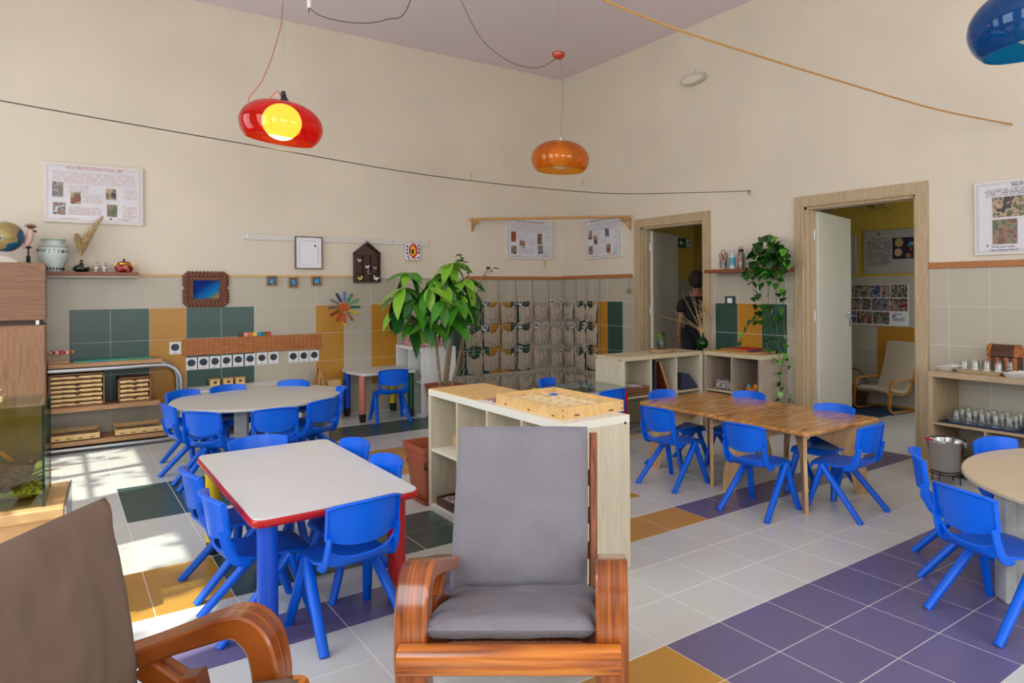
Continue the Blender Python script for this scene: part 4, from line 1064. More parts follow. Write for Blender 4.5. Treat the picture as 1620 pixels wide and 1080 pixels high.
for k, x in enumerate((-3.502, -3.397, -3.291)): card(x, .610, .094, .116, 'white inky-disc card, %s of three at the right end under the ruled board' % ['left', 'middle', 'right'][k], 'inky disc cards', 30 + k)
# long rod across the corner, on brackets
ROD = wood('rod_wood', (172, 122, 64), (198, 148, 86), (3, 3, 3), .4)
t = thing('curtain_rod', 'long wooden rod bridging the room corner above the posters', 'rod', (-1.42, -.09, 2.22))
part('rod', MB().tube([(-1.43, -.085, 2.215), (-.085, -1.50, 2.205)], .016, 12), ROD, t, True, world=True)
for (x, y, u) in ((-1.36, 0, (0, -1)), (0, -1.42, (-1, 0))):
    mb = MB(); c0 = (x, y)
    if u[0] == 0: mb.box(x - .014, x + .014, -.012, 0, 2.08, 2.22, .003); mb.box(x - .014, x + .014, -.16, -.012, 2.165, 2.195, .004); mb.tube(curve_pts([(x, -.012, 2.09), (x, -.05, 2.13), (x, -.10, 2.165)], 4), .010, 8)
    else: mb.box(-.012, 0, y - .014, y + .014, 2.06, 2.2, .003); mb.box(-.16, -.012, y - .014, y + .014, 2.155, 2.185, .004); mb.tube(curve_pts([(-.012, y, 2.07), (-.05, y, 2.11), (-.10, y, 2.155)], 4), .010, 8)
    part('bracket', mb, ROD, t, world=True)
# emergency light, switch, egg ornament
t = wallthing('emergency_light', 'oval emergency light high on the right wall', 'emergency light', 'E', -2.31, 3.585)
P = [(.185 + .175 * sgn(cos(a)) * abs(cos(a)) ** .8, .055 * sin(a)) for a in [2 * pi * k / 32 for k in range(32)]]
part('housing', MB().prism(P, -.05, 0, 'y'), mat('emergency_body', (186, 176, 156), .4), t, True, ang=40)
part('diffuser', MB().prism([(.185 + (x - .185) * .84, z * .72) for x, z in P], -.062, -.05, 'y'), mat('emergency_lens', (214, 208, 190), .15), t, True, ang=40)
part('bracket', MB().tube(curve_pts([(.15, -.01, .05), (.17, -.02, .12), (.21, -.02, .12), (.22, -.01, .05)], 4), .006, 6), WHITE, t, True)
t = wallthing('light_switch', 'dark green switch plate with a white rocker on the tiles', 'switch', 'E', -2.905, 1.187, .009)
part('plate', MB().box(0, .135, -.010, 0, 0, .088, .003), mat('switch_green', (12, 62, 56), .35), t); part('rocker', MB().box(.035, .1, -.015, -.010, .018, .07, .003), WHITE, t)
t = wallthing('hanging_egg', 'little brown egg-shaped ornament dangling beside the first doorway', 'ornament', 'E', -1.405, 1.335, .03)
part('egg', MB().ball((0, 0, 0), .022, .02, .03, 12, 8), wood('egg_brown', (84, 54, 30), (180, 150, 110), (20, 20, 20)), t, True); part('string', MB().tube([(0, 0, .03), (0, 0, .165)], .0015, 5), WIRE, t)

# ---------------------------------------------------------------- hanging cloth pockets
CLT1 = stripes('pocket_cloth_striped', (138, 124, 108), (190, 176, 158), 34, 'Z', dist=3)
CLT2 = stripes('pocket_cloth_plain', (150, 136, 120), (182, 168, 150), 50, 'X', dist=6)
CORD = mat('grey_cord', (150, 146, 140), .9)
def pocket_mesh(w, h, seed, m):
    rr = random.Random(seed); n = 16; k = 14; G = []; G2 = []
    ph = rr.random() * 6; sk = (rr.random() - .5) * .02
    sag = .058 + .03 * rr.random()
    for i in range(k + 1):
        t = i / k; row = []; row2 = []
        for j in range(n + 1):
            u = j / n * 2 - 1
            top = -sag * (1 - u * u) ** 1.0; bot = -h + .012 * sin(u * 3 + ph)
            z = top + (bot - top) * t; ww = w / 2 * (.93 + .10 * sin(pi * min(1, t * 1.1)) )
            x = u * ww + sk * t
            bulge = .040 * (1 - u * u) * (sin(pi * (t * .85 + .12))) + .006
            fold = .007 * sin(9 * u + ph + 5 * t * u) * (1 - t * .4) + .005 * sin(13 * (u * u + t) + ph)
            row.append((x, -bulge - fold, z)); 
        G.append(row)
    mb = MB().sheet(G)
    return mb.mesh('cloth_pocket', m, True, 80)
pms = [pocket_mesh(.205, .245 + .012 * (q % 3), q, CLT1 if q % 3 == 0 else CLT2 if q % 3 == 1 else CLT1) for q in range(7)]
clipm = MB().box(-.005, .005, -.020, .0, -.022, .016, .002).mesh('clip', mat('clip_pale', (196, 176, 144), .6))
TAGM = blobs('tag_photo', [(40, 44, 60), (120, 110, 110), (60, 60, 70), (150, 150, 150)], 60, seed=8)
def pockets(label, wall, cols_, topz, nrow, seed, wsc):
    t = wallthing('pocket_hanging', label, 'pocket organiser', wall, 0, 0, .026)
    rr = random.Random(seed); S_ = 1 if wall == 'N' else -1
    for c in cols_:
        x = c * S_
        for r_ in range(nrow):
            z = topz - .303 * r_ + (rr.random() - .5) * .02
            o = inst('cloth_pocket', pms[rr.randrange(7)], t, (x + (rr.random() - .5) * .012, -.012, z), rot=(0, (rr.random() - .5) * .12, 0), scale=(wsc * (.93 + .12 * rr.random()), 1, 1))
            for s in (-1, 1): inst('clip', clipm, o, (s * .095, 0, 0))
            if r_ < 3 and rr.random() < .62:
                tg = MB(); M = Matrix.Translation((-.10, -.05, .0)) @ Matrix.Rotation((rr.random() - .5) * 1.2, 4, 'Y')
                tg.box(-.026, .026, -.001, .001, -.034, .034, M=M); g_ = part('photo_tag', tg, PAPER, o); part_ = MB().box(-.019, .019, -.002, -.001, -.020, .026, M=M)
                part('tag_picture', part_, TAGM, o)
    xs_ = sorted([c * S_ for c in cols_]); st = wsc * .125
    for x in [xs_[0] - st] + [(a + b) / 2 for a, b in zip(xs_, xs_[1:])] + [xs_[-1] + st]:
        mb = MB()
        mb.tube([(x, -.006, 1.50)] + [(x + .004 * sin(k * 2.1 + x * 30), -.008, 1.50 - .1 * k) for k in range(1, 13)], .006, 5)
        part('cord', mb, CORD, t, True)
    mb = MB()
    for r_ in range(nrow):
        z = topz - .303 * r_ - .02; mb.tube([(xs_[0] - st, -.008, z), (xs_[-1] + st, -.008, z)], .0022, 5)
    part('cross_cord', mb, CORD, t)
    return t
pockets('striped cloth pockets clipped in rows on cords, left of the corner', 'N', [-1.37, -1.13, -.88, -.63, -.38, -.13], 1.195, 4, 3, 1.08)
pockets('striped cloth pockets clipped in rows on cords, right of the corner', 'E', [-.19, -.44, -.69], 1.195, 4, 8, 1.08)

# ---------------------------------------------------------------- brown shelf with vases (left) and things on it
t = wallthing('wall_shelf', 'brown floating shelf under the VITA PRATICA poster', 'shelf', 'N', -5.95, 1.502)
part('board', MB().box(0, 1.13, -.20, -.0, 0, .034, .003), SHELFW, t); part('under_strip', MB().box(0, 1.13, -.19, 0, -.012, 0), mat('strip_grey', (180, 176, 168), .5), t)
ZS = 1.537
def lathe_thing(name, label, cat, loc, prof, m, n=28, group=None):
    t = thing(name, label, cat, loc, 0, group); part('body', MB().lathe([(p.x, p.y) for p in curve_pts([(a, b, 0) for a, b in prof], 3)], n), m, t, True, ang=70); return t
t = lathe_thing('painted_vase', 'big pale green vase lettered in Greek, left end of the brown shelf', 'vase', (-5.427, -.105, ZS), [(.06, 0), (.064, .008), (.068, .04), (.086, .09), (.106, .14), (.112, .18), (.098, .215), (.072, .235), (.068, .25), (.078, .268), (.088, .276), (.08, .276), (.064, .25)], mat('vase_pale', (198, 212, 204), .3, var=.05, vs=14, coat=.3))
part('rim', MB().lathe([(.0885, .272), (.089, .278), (.07, .2775), (.066, .262)], 28, cap=False), mat('vase_rim', (96, 156, 120), .3), t, True)
part('neck_line', MB().lathe([(.1015, .211), (.1035, .213), (.1015, .215)], 28, cap=False), BLACK, t, True)
for k, ch_ in enumerate('ΜΝΟΠΡΣΤΥΦΨΧ'):
    a = radians(-112 + (k - 4.5) * 15.5 + 0); rr_ = .1095 + (.003 if 1 < k < 9 else .002)
    text('letter', ch_, .034, t, (rr_ * 1.0 * cos(a), rr_ * 1.0 * sin(a), .180 - .0012 * k), mat('vase_ink', (24, 24, 26), .5), rot=(pi / 2, 0, a + pi / 2), ext=.0012)
dm = MB()
for k in range(20):
    a = 2 * pi * k / 20; dm.ball((.070 * cos(a), .070 * sin(a), .025), .006, .006, .012, 8, 5)
part('painted_dash', dm, BLACK, t, True)
t = lathe_thing('squat_vase', 'squat dark green bottle vase holding dry pampas plumes', 'vase', (-5.235, -.11, ZS), [(.035, 0), (.055, .012), (.064, .03), (.05, .052), (.022, .068), (.011, .082), (.011, .1), (.015, .106)], mat('vase_dark', (10, 26, 20), .12, coat=.6))
part('label', MB().ball((.026, -.050, .048), .016, .004, .008, 12, 6), mat('tag_cream', (206, 190, 150), .6), t, True)
PAM = mat('pampas', (196, 164, 116), .95, var=.12, vs=30)
def plume(name, label, base, mid, tip, r_, seed):
    t = thing(name, label, 'dried plume', base); P = curve_pts([base, mid, tip], 14); rr = random.Random(seed)
    part('stem', MB().tube(P[::4] + [P[-1]], .002, 5), PAM, t, world=True); mb = MB()
    n = len(P)
    for k in range(1700):
        i = rr.uniform(n * .22, n - 1.01); p = P[int(i)]; tg = (P[min(int(i) + 1, n - 1)] - P[max(int(i) - 1, 0)]).normalized()
        s = sin(pi * max(0, min(1, (i / n - .2) / .8)) ** .62) ** .8 + .06; a = rr.random() * 2 * pi
        o = tg.orthogonal().normalized(); o = Matrix.Rotation(a, 3, tg) @ o; L = r_ * s * rr.uniform(.5, 1.1)
        e = p + o * L + tg * L * 1.2; w = tg.cross(o) * .0026
        mb.add([p - w, p + w, e], [(0, 1, 2)])
    part('plume', mb, PAM, t, world=True, kind='stuff')
plume('pampas_plume', 'upright straw-coloured pampas plume in the squat green vase', (-5.235, -.11, ZS + .1), (-5.243, -.11, ZS + .22), (-5.27, -.11, ZS + .33), .046, 2)
plume('pampas_plume', 'taller pampas plume bending right across the poster corner', (-5.233, -.11, ZS + .1), (-5.20, -.11, ZS + .28), (-5.08, -.11, ZS + .50), .05, 3)
MINI = blobs('mini_vase_floral', [(206, 206, 198), (212, 210, 202), (200, 198, 190), (150, 90, 80), (90, 120, 90)], 40, seed=1)
pf = [(.016, 0), (.019, .006), (.024, .03), (.022, .05), (.010, .066), (.008, .078), (.013, .092)]
lathe_thing('mini_vase', 'tiny white floral vase on the brown shelf, the left of the pair', 'vase', (-5.13, -.10, ZS), pf, MINI, 18, 'pair of tiny vases')
lathe_thing('mini_vase', 'tiny white vase on the brown shelf, right of the pair, nearer the red pot', 'vase', (-5.07, -.10, ZS), [(.014, 0), (.018, .01), (.025, .045), (.022, .06), (.010, .074), (.009, .082), (.013, .09)], MINI, 18, 'pair of tiny vases')
t = lathe_thing('lidded_pot', 'round red lidded pot with gold band on the brown shelf', 'pot', (-4.925, -.105, ZS), [(.045, 0), (.062, .01), (.072, .035), (.066, .058), (.05, .068)], blobs('red_lacquer', [(130, 18, 22), (140, 24, 24), (150, 20, 22), (190, 120, 90)], 30, seed=6, rough=.2))
part('band', MB().lathe([(.051, .066), (.056, .072), (.054, .084), (.05, .086)], 24, cap=False), mat('gold', (206, 160, 60), .25, .8), t, True)
part('lid', MB().lathe([(.052, .085), (.05, .09), (.03, .098), (.008, .102), (.006, .108), (.012, .114), (.008, .122), (.001, .124)], 24), mat('lid_red', (120, 20, 22), .2), t, True)
part('handle', MB().tube(curve_pts([(-.064, 0, .055), (-.068, 0, .075), (-.052, 0, .082)], 4), .004, 6).tube(curve_pts([(.064, 0, .055), (.068, 0, .075), (.052, 0, .082)], 4), .004, 6), mat('gold', (206, 160, 60), .25, .8), t, True)

# ---------------------------------------------------------------- tall cabinet at the left, globe, bird
CABW = wood('cabinet_walnut', (116, 78, 54), (146, 104, 76), (1.5, 8, 26), .5, s=3)
CABV = wood('cabinet_oak_upright', (134, 92, 62), (164, 122, 88), (26, 8, 1.5), .5, s=3)
t = thing('cabinet', 'tall brown cabinet at the left edge with a metal-trimmed gap', 'cabinet', (-5.95, -.27, 0))
part('body', MB().box(-6.44, -5.478, -.48, -.012, 0, 1.098, .003), CABV, t, world=True); part('top_box', MB().box(-6.44, -5.478, -.475, -.012, 1.145, 1.600, .003), CABW, t, world=True)
part('door', MB().box(-6.44, -5.486, -.50, -.48, .06, 1.090, .003), CABV, t, world=True); part('flap_door', MB().box(-6.44, -5.478, -.50, -.475, 1.135, 1.600, .004), CABW, t, world=True)
part('spacer', MB().box(-6.42, -5.50, -.44, -.02, 1.098, 1.145), DARKWOOD, t, world=True); part('metal_stop', MB().box(-5.545, -5.52, -.485, -.45, 1.098, 1.137, .002), ALU, t, world=True)
t = thing('globe', 'school globe on the tall cabinet at the left edge', 'globe', (-5.735, -.30, 1.60))
part('ball', MB().ball((0, 0, .215), .122, n=36, m=22), blobs('globe_map', [(16, 84, 120), (20, 90, 126), (18, 88, 122), (160, 140, 84), (150, 130, 80)], 7.5, seed=3, rough=.3, detail=4, hard=True), t, True, ang=80)
part('meridian_arm', MB().tube([(.132 * cos(a), 0, .215 + .132 * sin(a)) for a in [radians(-100 - 8 * k) for k in range(23)]], .005, 8), ALU, t, True)
part('base', MB().prism([(-.12, 0), (.075, 0), (.075, .018), (.0, .055), (-.12, .06)], -.06, .06, 'y'), mat('globe_base', (206, 198, 180), .5), t)
t = thing('cockatoo_figure', 'small pink cockatoo figurine with spiky crest on a dark perch stand', 'figurine', (-5.592, -.30, 1.60))
part('stand', MB().lathe([(.02, 0), (.018, .012), (.010, .02), (.018, .03), (.010, .042), (.016, .05), (.012, .06), (.006, .068), (.006, .12), (.02, .128), (.026, .134), (.012, .142)], 16), BLACK, t, True)
body = MB().tube(curve_pts([(-.045, 0, .075), (-.022, 0, .13), (-.006, 0, .165), (.006, 0, .20), (.012, 0, .232), (.016, 0, .262), (.019, 0, .284)], 5), [.004 + .023 * max(0, sin(pi * min(1, max(0, i - 3) / 29))) ** .8 for i in range(31)], 14)
part('body', body, mat('bird_pink', (214, 176, 162), .8, var=.05, vs=40), t, True, ang=70)
part('beak', MB().tube([(.036, 0, .272), (.050, 0, .266), (.050, 0, .254)], [.010, .007, .002], 8), BLACK, t, True); part('eye', MB().ball((.030, -.018, .277), .004), BLACK, t, True)
cr = MB()
for k in range(26):
    a = radians(20 + 130 * k / 25); cr.tube([(.016, (k % 3 - 1) * .006, .282), (.016 + .05 * cos(a), (k % 5 - 2) * .008, .285 + .042 * sin(a) + .006)], [.003, .0008], 4)
part('crest', cr, mat('crest_brown', (110, 66, 50), .8), t)
# ---------------------------------------------------------------- tubular rack with puzzle cabinets
t = thing('tube_rack', 'low rack with bent metal tube frame and oak shelves by the tiled wall', 'rack', (-5.0, -.2, 0))
RK = wood('rack_oak', (158, 114, 76), (186, 144, 102), (1.2, 9, 9), .5)
part('shelf', MB().box(-5.47, -4.655, -.36, -.03, .722, .757, .003), RK, t, world=True)
part('shelf', MB().box(-5.47, -4.675, -.36, -.03, .345, .385, .003), RK, t, world=True)
part('shelf', MB().box(-5.47, -4.63, -.36, -.03, .06, .098, .003), RK, t, world=True)
for y in (-.34, -.06):
    part('tube_frame', MB().tube(curve_pts([(-5.47, y, .70), (-5.0, y, .70), (-4.68, y, .70), (-4.58, y, .675), (-4.525, y, .61), (-4.51, y, .52), (-4.51, y, .3), (-4.51, y, .11), (-4.53, y, .05), (-4.60, y, .028), (-5.0, y, .028), (-5.47, y, .028)], 6), .020, 12), ALU, t, True, world=True)
part('tube_tie', MB().tube([(-4.51, -.34, .36), (-4.51, -.06, .36)], .012, 10).tube([(-4.6, -.34, .035), (-4.6, -.06, .035)], .012, 10), ALU, t, True, world=True)
DRW = wood('drawer_ply', (212, 172, 112), (228, 192, 132), (5, 5, 5), .45)
BXW = wood('box_veneer', (128, 88, 60), (150, 108, 76), (4, 4, 9), .5)
def map_cabinet(label, x0, x1, z0, z1, n, y0=-.33, y1=-.07):
    t = thing('puzzle_cabinet', label, 'drawer cabinet', ((x0 + x1) / 2, (y0 + y1) / 2, z0)); e = .008
    part('casing', MB().box(x0, x0 + e, y0, y1, z0, z1).box(x1 - e, x1, y0, y1, z0, z1).box(x0, x1, y0, y1, z1 - e, z1).box(x0, x1, y0, y1, z0, z0 + e).box(x0, x1, y1 - e, y1, z0, z1), BXW, t, world=True)
    h = (z1 - z0 - 2 * e) / n
    for k in range(n):
        z = z0 + e + k * h; rn = MB().box(x0 + e, x1 - e, y0 + .01, y1 - e, z - .002, z + .002)
        part('runner', rn, BXW, t, world=True)
        oy = -.006 * ((k * 7) % 3); dr = part('drawer', MB().box(x0 + .012, x1 - .014 - .006 * (k % 2), y0 + .004 + oy, y0 + .20, z + .006, z + h * .72, .001), DRW, t, world=True)
        sl = MB(); w = x1 - x0
        for q in (.22, .5, .76): sl.box(x0 + q * w, x0 + q * w + .035, y0 + .0025 + oy, y0 + .006 + oy, z + h * .20, z + h * .27)
        if k % 2 == 0 or k == 3: sl.prism([(x0 + w * .5 + .018 * cos(a), z + h * .72 - .010 * sin(a)) for a in [pi * i / 8 for i in range(9)]], y0 + .0026 + oy, y0 + .006 + oy, 'y')
        part('slot', sl, mat('slot_dark', (60, 34, 18), .7), dr, world=True)
map_cabinet('puzzle-map cabinet with seven thin drawers at the left of the rack', -5.465, -5.085, .385, .665, 7)
map_cabinet('smaller puzzle-map cabinet with five thin drawers at the right of the rack', -4.985, -4.745, .385, .600, 5)
def map_tray(label, x0, x1, z, seed):
    t = thing('map_tray', label, 'tray', ((x0 + x1) / 2, -.2, z)); h = .055
    part('tray', MB().box(x0, x1, -.34, -.328, z, z + h).box(x0, x1, -.072, -.06, z, z + h + .02).box(x0, x0 + .01, -.328, -.072, z, z + h).box(x1 - .01, x1, -.328, -.072, z, z + h).box(x0, x1, -.34, -.06, z, z + .008), DRW, t, world=True)
    part('puzzle_map', MB().box(x0 + .012, x1 - .012, -.326, -.074, z + .008, z + .040), blobs('puzzle_map_%d' % seed, [(40, 44, 92), (44, 48, 100), (36, 40, 88), (190, 150, 50), (150, 70, 40)], 12, seed=seed), t, world=True)
    sl = MB(); w = x1 - x0
    for q in (.1, .32, .55, .8): sl.box(x0 + q * w, x0 + q * w + .03, -.3415, -.338, z + .02, z + .026)
    part('slot', sl, mat('slot_dark', (60, 34, 18), .7), t, world=True)
map_tray('small map puzzle tray on the lowest rack shelf, left', -5.46, -5.12, .098, 1); map_tray('long map puzzle tray on the lowest rack shelf, right', -5.01, -4.655, .098, 2)
solid('map_board', MB().box(-5.30, -4.73, -.32, -.06, .757, .770, .002), blobs('world_map', [(24, 120, 150), (40, 140, 150), (70, 160, 120), (60, 140, 100)], 9, seed=4), 'thin blue-green map board lying on top of the rack', 'board')
t = thing('flag_stand', 'wooden stand of little national flags on top of the rack', 'flag stand', (-5.42, -.22, .757))
part('base', MB().box(-5.468, -5.325, -.255, -.20, .757, .770, .002), PINE, t, world=True)
fc = [(200, 30, 40), (30, 110, 60), (230, 230, 230), (30, 60, 150), (210, 50, 40), (230, 200, 60)]
for k in range(12):
    x = -5.462 + .0118 * k; y = -.235 + .02 * (k % 2); part('flag_stick', MB().tube([(x, y, .765), (x + .006, y, .862)], .0016, 5), PINE, t, world=True)
    fl_ = MB(); c1, c2, c3 = fc[k % 6], fc[(k + 2) % 6], fc[(k * 2 + 1) % 6]
    part('flag', MB().add([(x + .006, y, .864), (x + .040, y - .016, .860), (x + .039, y - .016, .836), (x + .005, y, .838)], [(0, 1, 2, 3)]), mat('flag_%d' % k, c1, .7), t, world=True)
    part('flag_stripe', MB().add([(x + .006, y - .001, .858), (x + .022, y - .0088, .856), (x + .022, y - .0088, .844), (x + .006, y - .001, .845)], [(0, 1, 2, 3)]), mat('flags_%d' % k, c2, .7), t, world=True)
# low white bench with little drawer boxes, A-frame
t = thing('low_bench', 'low white bench along the tiles behind the oval table', 'bench', (-3.95, -.21, 0))
part('top_panel', MB().box(-4.42, -3.48, -.42, -.012, .418, .440, .002), WHITE, t, world=True)
for x in (-4.42, -3.96, -3.50): part('upright', MB().box(x, x + .02, -.41, -.012, 0, .418), WHITE, t, world=True)
part('shelf', MB().box(-4.40, -3.50, -.41, -.012, .10, .12), WHITE, t, world=True)
for k, x in enumerate((-4.20, -4.085, -3.98)):
    t = thing('drawer_box', 'tiny wooden box with a finger hole on the white bench, %s of three' % ['left', 'middle', 'right'][k], 'box', (x, -.09, .44), 0, 'tiny wooden drawer boxes')
    part('box', MB().box(-.042, .042, -.04, .04, 0, .066, .002), DRW, t); part('finger_hole', MB().box(-.014, .014, -.0415, -.039, .028, .048), mat('slot_dark', (60, 34, 18), .7), t); part('lid', MB().box(-.046, .046, -.044, .044, .060, .070, .002), PINE, t)
t = thing('wooden_easel', 'small folding wooden A-frame beside the low bench', 'easel', (-3.24, -.16, 0))
for s in (-1, 1):
    for y in (-.26, -.06):
        part('leg', MB().tube([(-3.24 + s * .09, y, 0), (-3.24 - s * .004, -.16 + (y + .16) * .4, .55)], .014, 4), ROD, t, world=True)
    part('crossbar', MB().box(-3.24 + s * .05 - .008, -3.24 + s * .05 + .008, -.26, -.06, .22, .25), ROD, t, world=True)
    part('crossbar', MB().box(-3.24 + s * .03 - .008, -3.24 + s * .03 + .008, -.24, -.08, .36, .385), ROD, t, world=True)
solid('wooden_crate', MB().box(-3.16, -3.02, -.20, -.04, 0, .41, .004), PINE, 'plain upright wooden box between the A-frame and the little desk', 'box')
# pink box and basket on the white unit
t = thing('floral_box', 'pink floral storage box on the white cubby unit behind the plant', 'box', (-2.16, -.45, .742))
FLO = blobs('pink_floral', [(196, 130, 140), (206, 150, 156), (190, 120, 130), (150, 60, 80), (214, 196, 190)], 26, seed=7)
part('box', MB().box(-2.335, -1.985, -.60, -.20, .742, .842, .003), FLO, t, world=True); part('lid', MB().box(-2.34, -1.98, -.605, -.195, .838, .868, .003), FLO, t, world=True)
part('label_plate', MB().lathe([(.05, 0), (.05, .002)], 24, M=Matrix.Translation((-2.15, -.60, .80)) @ Matrix.Rotation(pi / 2, 4, 'X') @ Matrix.Diagonal((1, .6, 1, 1))), mat('label_cream', (214, 196, 180), .6), t, world=True)
solid('wicker_hamper', MB().box(-2.32, -2.08, -.55, -.25, .869, .98, .012), wood('wicker_brown', (92, 60, 36), (140, 98, 60), (40, 40, 40)), 'brown box atop the pink floral box, half hidden by leaves', 'basket')
solid('small_basket', MB().lathe([(.05, 0), (.07, .03), (.075, .05), (.068, .05), (.05, .01)], 16, (-2.22, -.56, .382)), wood('wicker_brown', (92, 60, 36), (140, 98, 60), (40, 40, 40)), 'small brown bowl inside the white cubby unit', 'bowl', smooth=True)

# ---------------------------------------------------------------- aquarium
t = thing('aquarium_stand', 'wooden stand under the aquarium at the left edge', 'stand', (-5.75, -4.0, 0)); A = radians(-3)
RM = Matrix.Translation((-5.454, -4.19, 0)) @ Matrix.Rotation(A, 4, 'Z')
STW = wood('stand_wood', (196, 150, 96), (214, 172, 118), (2, 8, 8), .45)
part('body', MB().box(-.85, .045, -.035, .40, 0, .46, .004, M=RM), STW, t, world=True); part('top_panel', MB().box(-.87, .065, -.055, .42, .46, .506, .006, M=RM), STW, t, world=True)
part('metal_edge', MB().box(.065, .071, -.055, .42, .36, .508, M=RM), CHROME, t, world=True)
TG = glassy('tank_glass', (240, 247, 243), ior=1.4, rough=.01, refl=.3); TE = glassy('tank_edge', (40, 110, 104), ior=1.5, diff=.5, dc=(20, 84, 84))
t = thing('aquarium', 'glass aquarium of greenish water at the left edge', 'aquarium', (-5.75, -4.0, .506))
W0, W1, Y1 = -.80, 0, .34; Z0, Z1 = .507, .907
part('front_pane', MB().box(W0, W1 - .008, 0, .006, Z0, Z1, M=RM), TG, t, world=True); part('back_pane', MB().box(W0, W1 - .008, Y1 - .006, Y1, Z0, Z1, M=RM), TG, t, world=True)
part('side_pane', MB().box(W1 - .006, W1, .006, Y1 - .006, Z0, Z1, M=RM), TG, t, world=True); part('side_pane', MB().box(W0, W0 + .006, .006, Y1 - .006, Z0, Z1, M=RM), TG, t, world=True)
part('edge_strip', MB().box(W1 - .0075, W1 + .001, -.001, .006, Z0, Z1, M=RM).box(W1 - .0075, W1 + .001, Y1 - .006, Y1 + .001, Z0, Z1, M=RM), TE, t, world=True)
part('water', MB().box(W0 + .008, W1 - .008, .008, Y1 - .008, Z0 + .03, .866, M=RM), glassy('tank_water', (222, 218, 150), ior=1.2, rough=.02, refl=.2), t, world=True, label='greenish water')
part('lid', MB().box(W0 + .05, W1 - .02, .02, Y1 - .02, .915, .921, M=RM), TG, t, world=True)
mb = MB(); rr = random.Random(4); G = [[(W0 + .008 + (W1 - W0 - .016) * i / 40, .008 + (Y1 - .016) * j / 16, Z0 + .048 + .022 * sin(i * .3) * sin(j * .5) + rr.random() * .006 + .02 * (1 - j / 16 if False else j / 16)) for j in range(17)] for i in range(41)]
mb.sheet(G); vs = mb.v; mb.v = [tuple(RM @ Vector(p)) for p in vs]
solid('gravel', mb, blobs('gravel_mix', [(150, 150, 104), (190, 188, 140), (110, 112, 80), (214, 214, 180)], 120, seed=3, vor=True), 'pale gravel bed in the aquarium', 'gravel', kind='stuff')
mb = MB().ball((0, 0, 0), .13, .07, .06, 26, 16); mb.v = [tuple(RM @ Vector((-.165 + x * (1 + .3 * noise.noise(Vector((x * 9, y * 9, z * 9)))), .15 + y * 1.0, .61 + .28 * x + z * (1 + .7 * noise.noise(Vector((x * 14, y * 14, z * 14))))))) for x, y, z in mb.v]
solid('driftwood', mb, wood('driftwood', (66, 34, 14), (150, 88, 44), (8, 8, 8), .8, s=4), 'dark brown driftwood lump inside the aquarium', 'driftwood', smooth=True)
LFA = [mat('aqua_leaf_a', (190, 176, 20), .5, var=.2, vs=20), mat('aqua_leaf_b', (96, 120, 14), .5, var=.2, vs=20), mat('aqua_leaf_c', (176, 110, 24), .5, var=.2, vs=20)]
def leafmesh(name, L, W, m, curl=.15, heart=False, n=6):
    G = []
    for i in range(n + 1):
        t = i / n; w = W * (sin(pi * t ** (.8)) if not heart else (sin(pi * (t ** .55)) * 1.0)) ** .8 * .5 if 0 < t < 1 else .0008
        G.append([(L * t, -w, -curl * L * t * t + .12 * w), (L * t, 0, -curl * L * t * t - .10 * w), (L * t, w, -curl * L * t * t + .12 * w)])
    return MB().sheet(G).mesh(name, m, True, 80)
alm = [leafmesh('leaf', .13, .035, m, .25) for m in LFA]
for pk_, (cx, cy, lab) in enumerate(((-.085, .20, 'yellow-green broad-leaved water plant near the aquarium corner'), (-.25, .25, 'greener water plant behind the driftwood in the aquarium'))):
    c = RM @ Vector((cx, cy, .56)); t = thing('water_plant', lab, 'water plant', tuple(c)); rr = random.Random(pk_)
    for k in range(14):
        inst('leaf', alm[rr.randrange(3) if pk_ == 0 else 1], t, ((rr.random() - .5) * .04, (rr.random() - .5) * .04, rr.random() * .05), rot=(rr.random() * .6 - .3, -radians(rr.uniform(25, 80)), rr.random() * 6.28), scale=rr.uniform(.7, 1.2))
solid('filter_box', MB().box(-.62, -.135, .09, .20, .921, .945, .003, M=RM).box(-.62, -.145, .10, .19, .945, .965, .003, M=RM), mat('pale_yellow_wood', (196, 176, 120), .5), 'pale wooden hood blocks on top of the aquarium', 'hood')

# ---------------------------------------------------------------- planters and the big plant
def planter(label, x0, x1, y0, y1, h, saucer=True):
    t = thing('planter', label, 'plant pot', ((x0 + x1) / 2, (y0 + y1) / 2, 0)); cx, cy = (x0 + x1) / 2, (y0 + y1) / 2; hx, hy = (x1 - x0) / 2, (y1 - y0) / 2
    def ring(k, z): return [(x, y, z) for x, y in rrect(cx - hx * k, cx + hx * k, cy - hy * k, cy + hy * k, .03, 3)]
    R_ = [ring(.74, .02), ring(.88, h - .09), ring(.93, h - .088), ring(.94, h - .035), ring(1.0, h - .033), ring(1.0, h), ring(.93, h), ring(.88, h - .03), ring(.72, .06)]
    n = len(R_[0]); vs = [p for q in R_ for p in q]; fs = [tuple(range(n))[::-1]]
    for k in range(len(R_) - 1): fs += [(k * n + i, k * n + (i + 1) % n, (k + 1) * n + (i + 1) % n, (k + 1) * n + i) for i in range(n)]
    fs.append(tuple((len(R_) - 1) * n + i for i in range(n)))
    part('pot', MB().add(vs, fs), TERRA, t, True, world=True, ang=30)
    if saucer:
        R_ = [ring(.82, .0), ring(.93, .035), ring(.90, .035), ring(.80, .012)]; vs = [p for q in R_ for p in q]; fs = [tuple(range(n))[::-1]]
        for k in range(3): fs += [(k * n + i, k * n + (i + 1) % n, (k + 1) * n + (i + 1) % n, (k + 1) * n + i) for i in range(n)]
        fs.append(tuple(3 * n + i for i in range(n))); part('saucer', MB().add(vs, fs), TERRA, t, True, world=True, ang=30)
    part('soil', MB().box(cx - hx * .84, cx + hx * .84, cy - hy * .84, cy + hy * .84, h - .14, h - .05 if saucer != 2 else h - .10), SOIL, t, world=True)
    return t
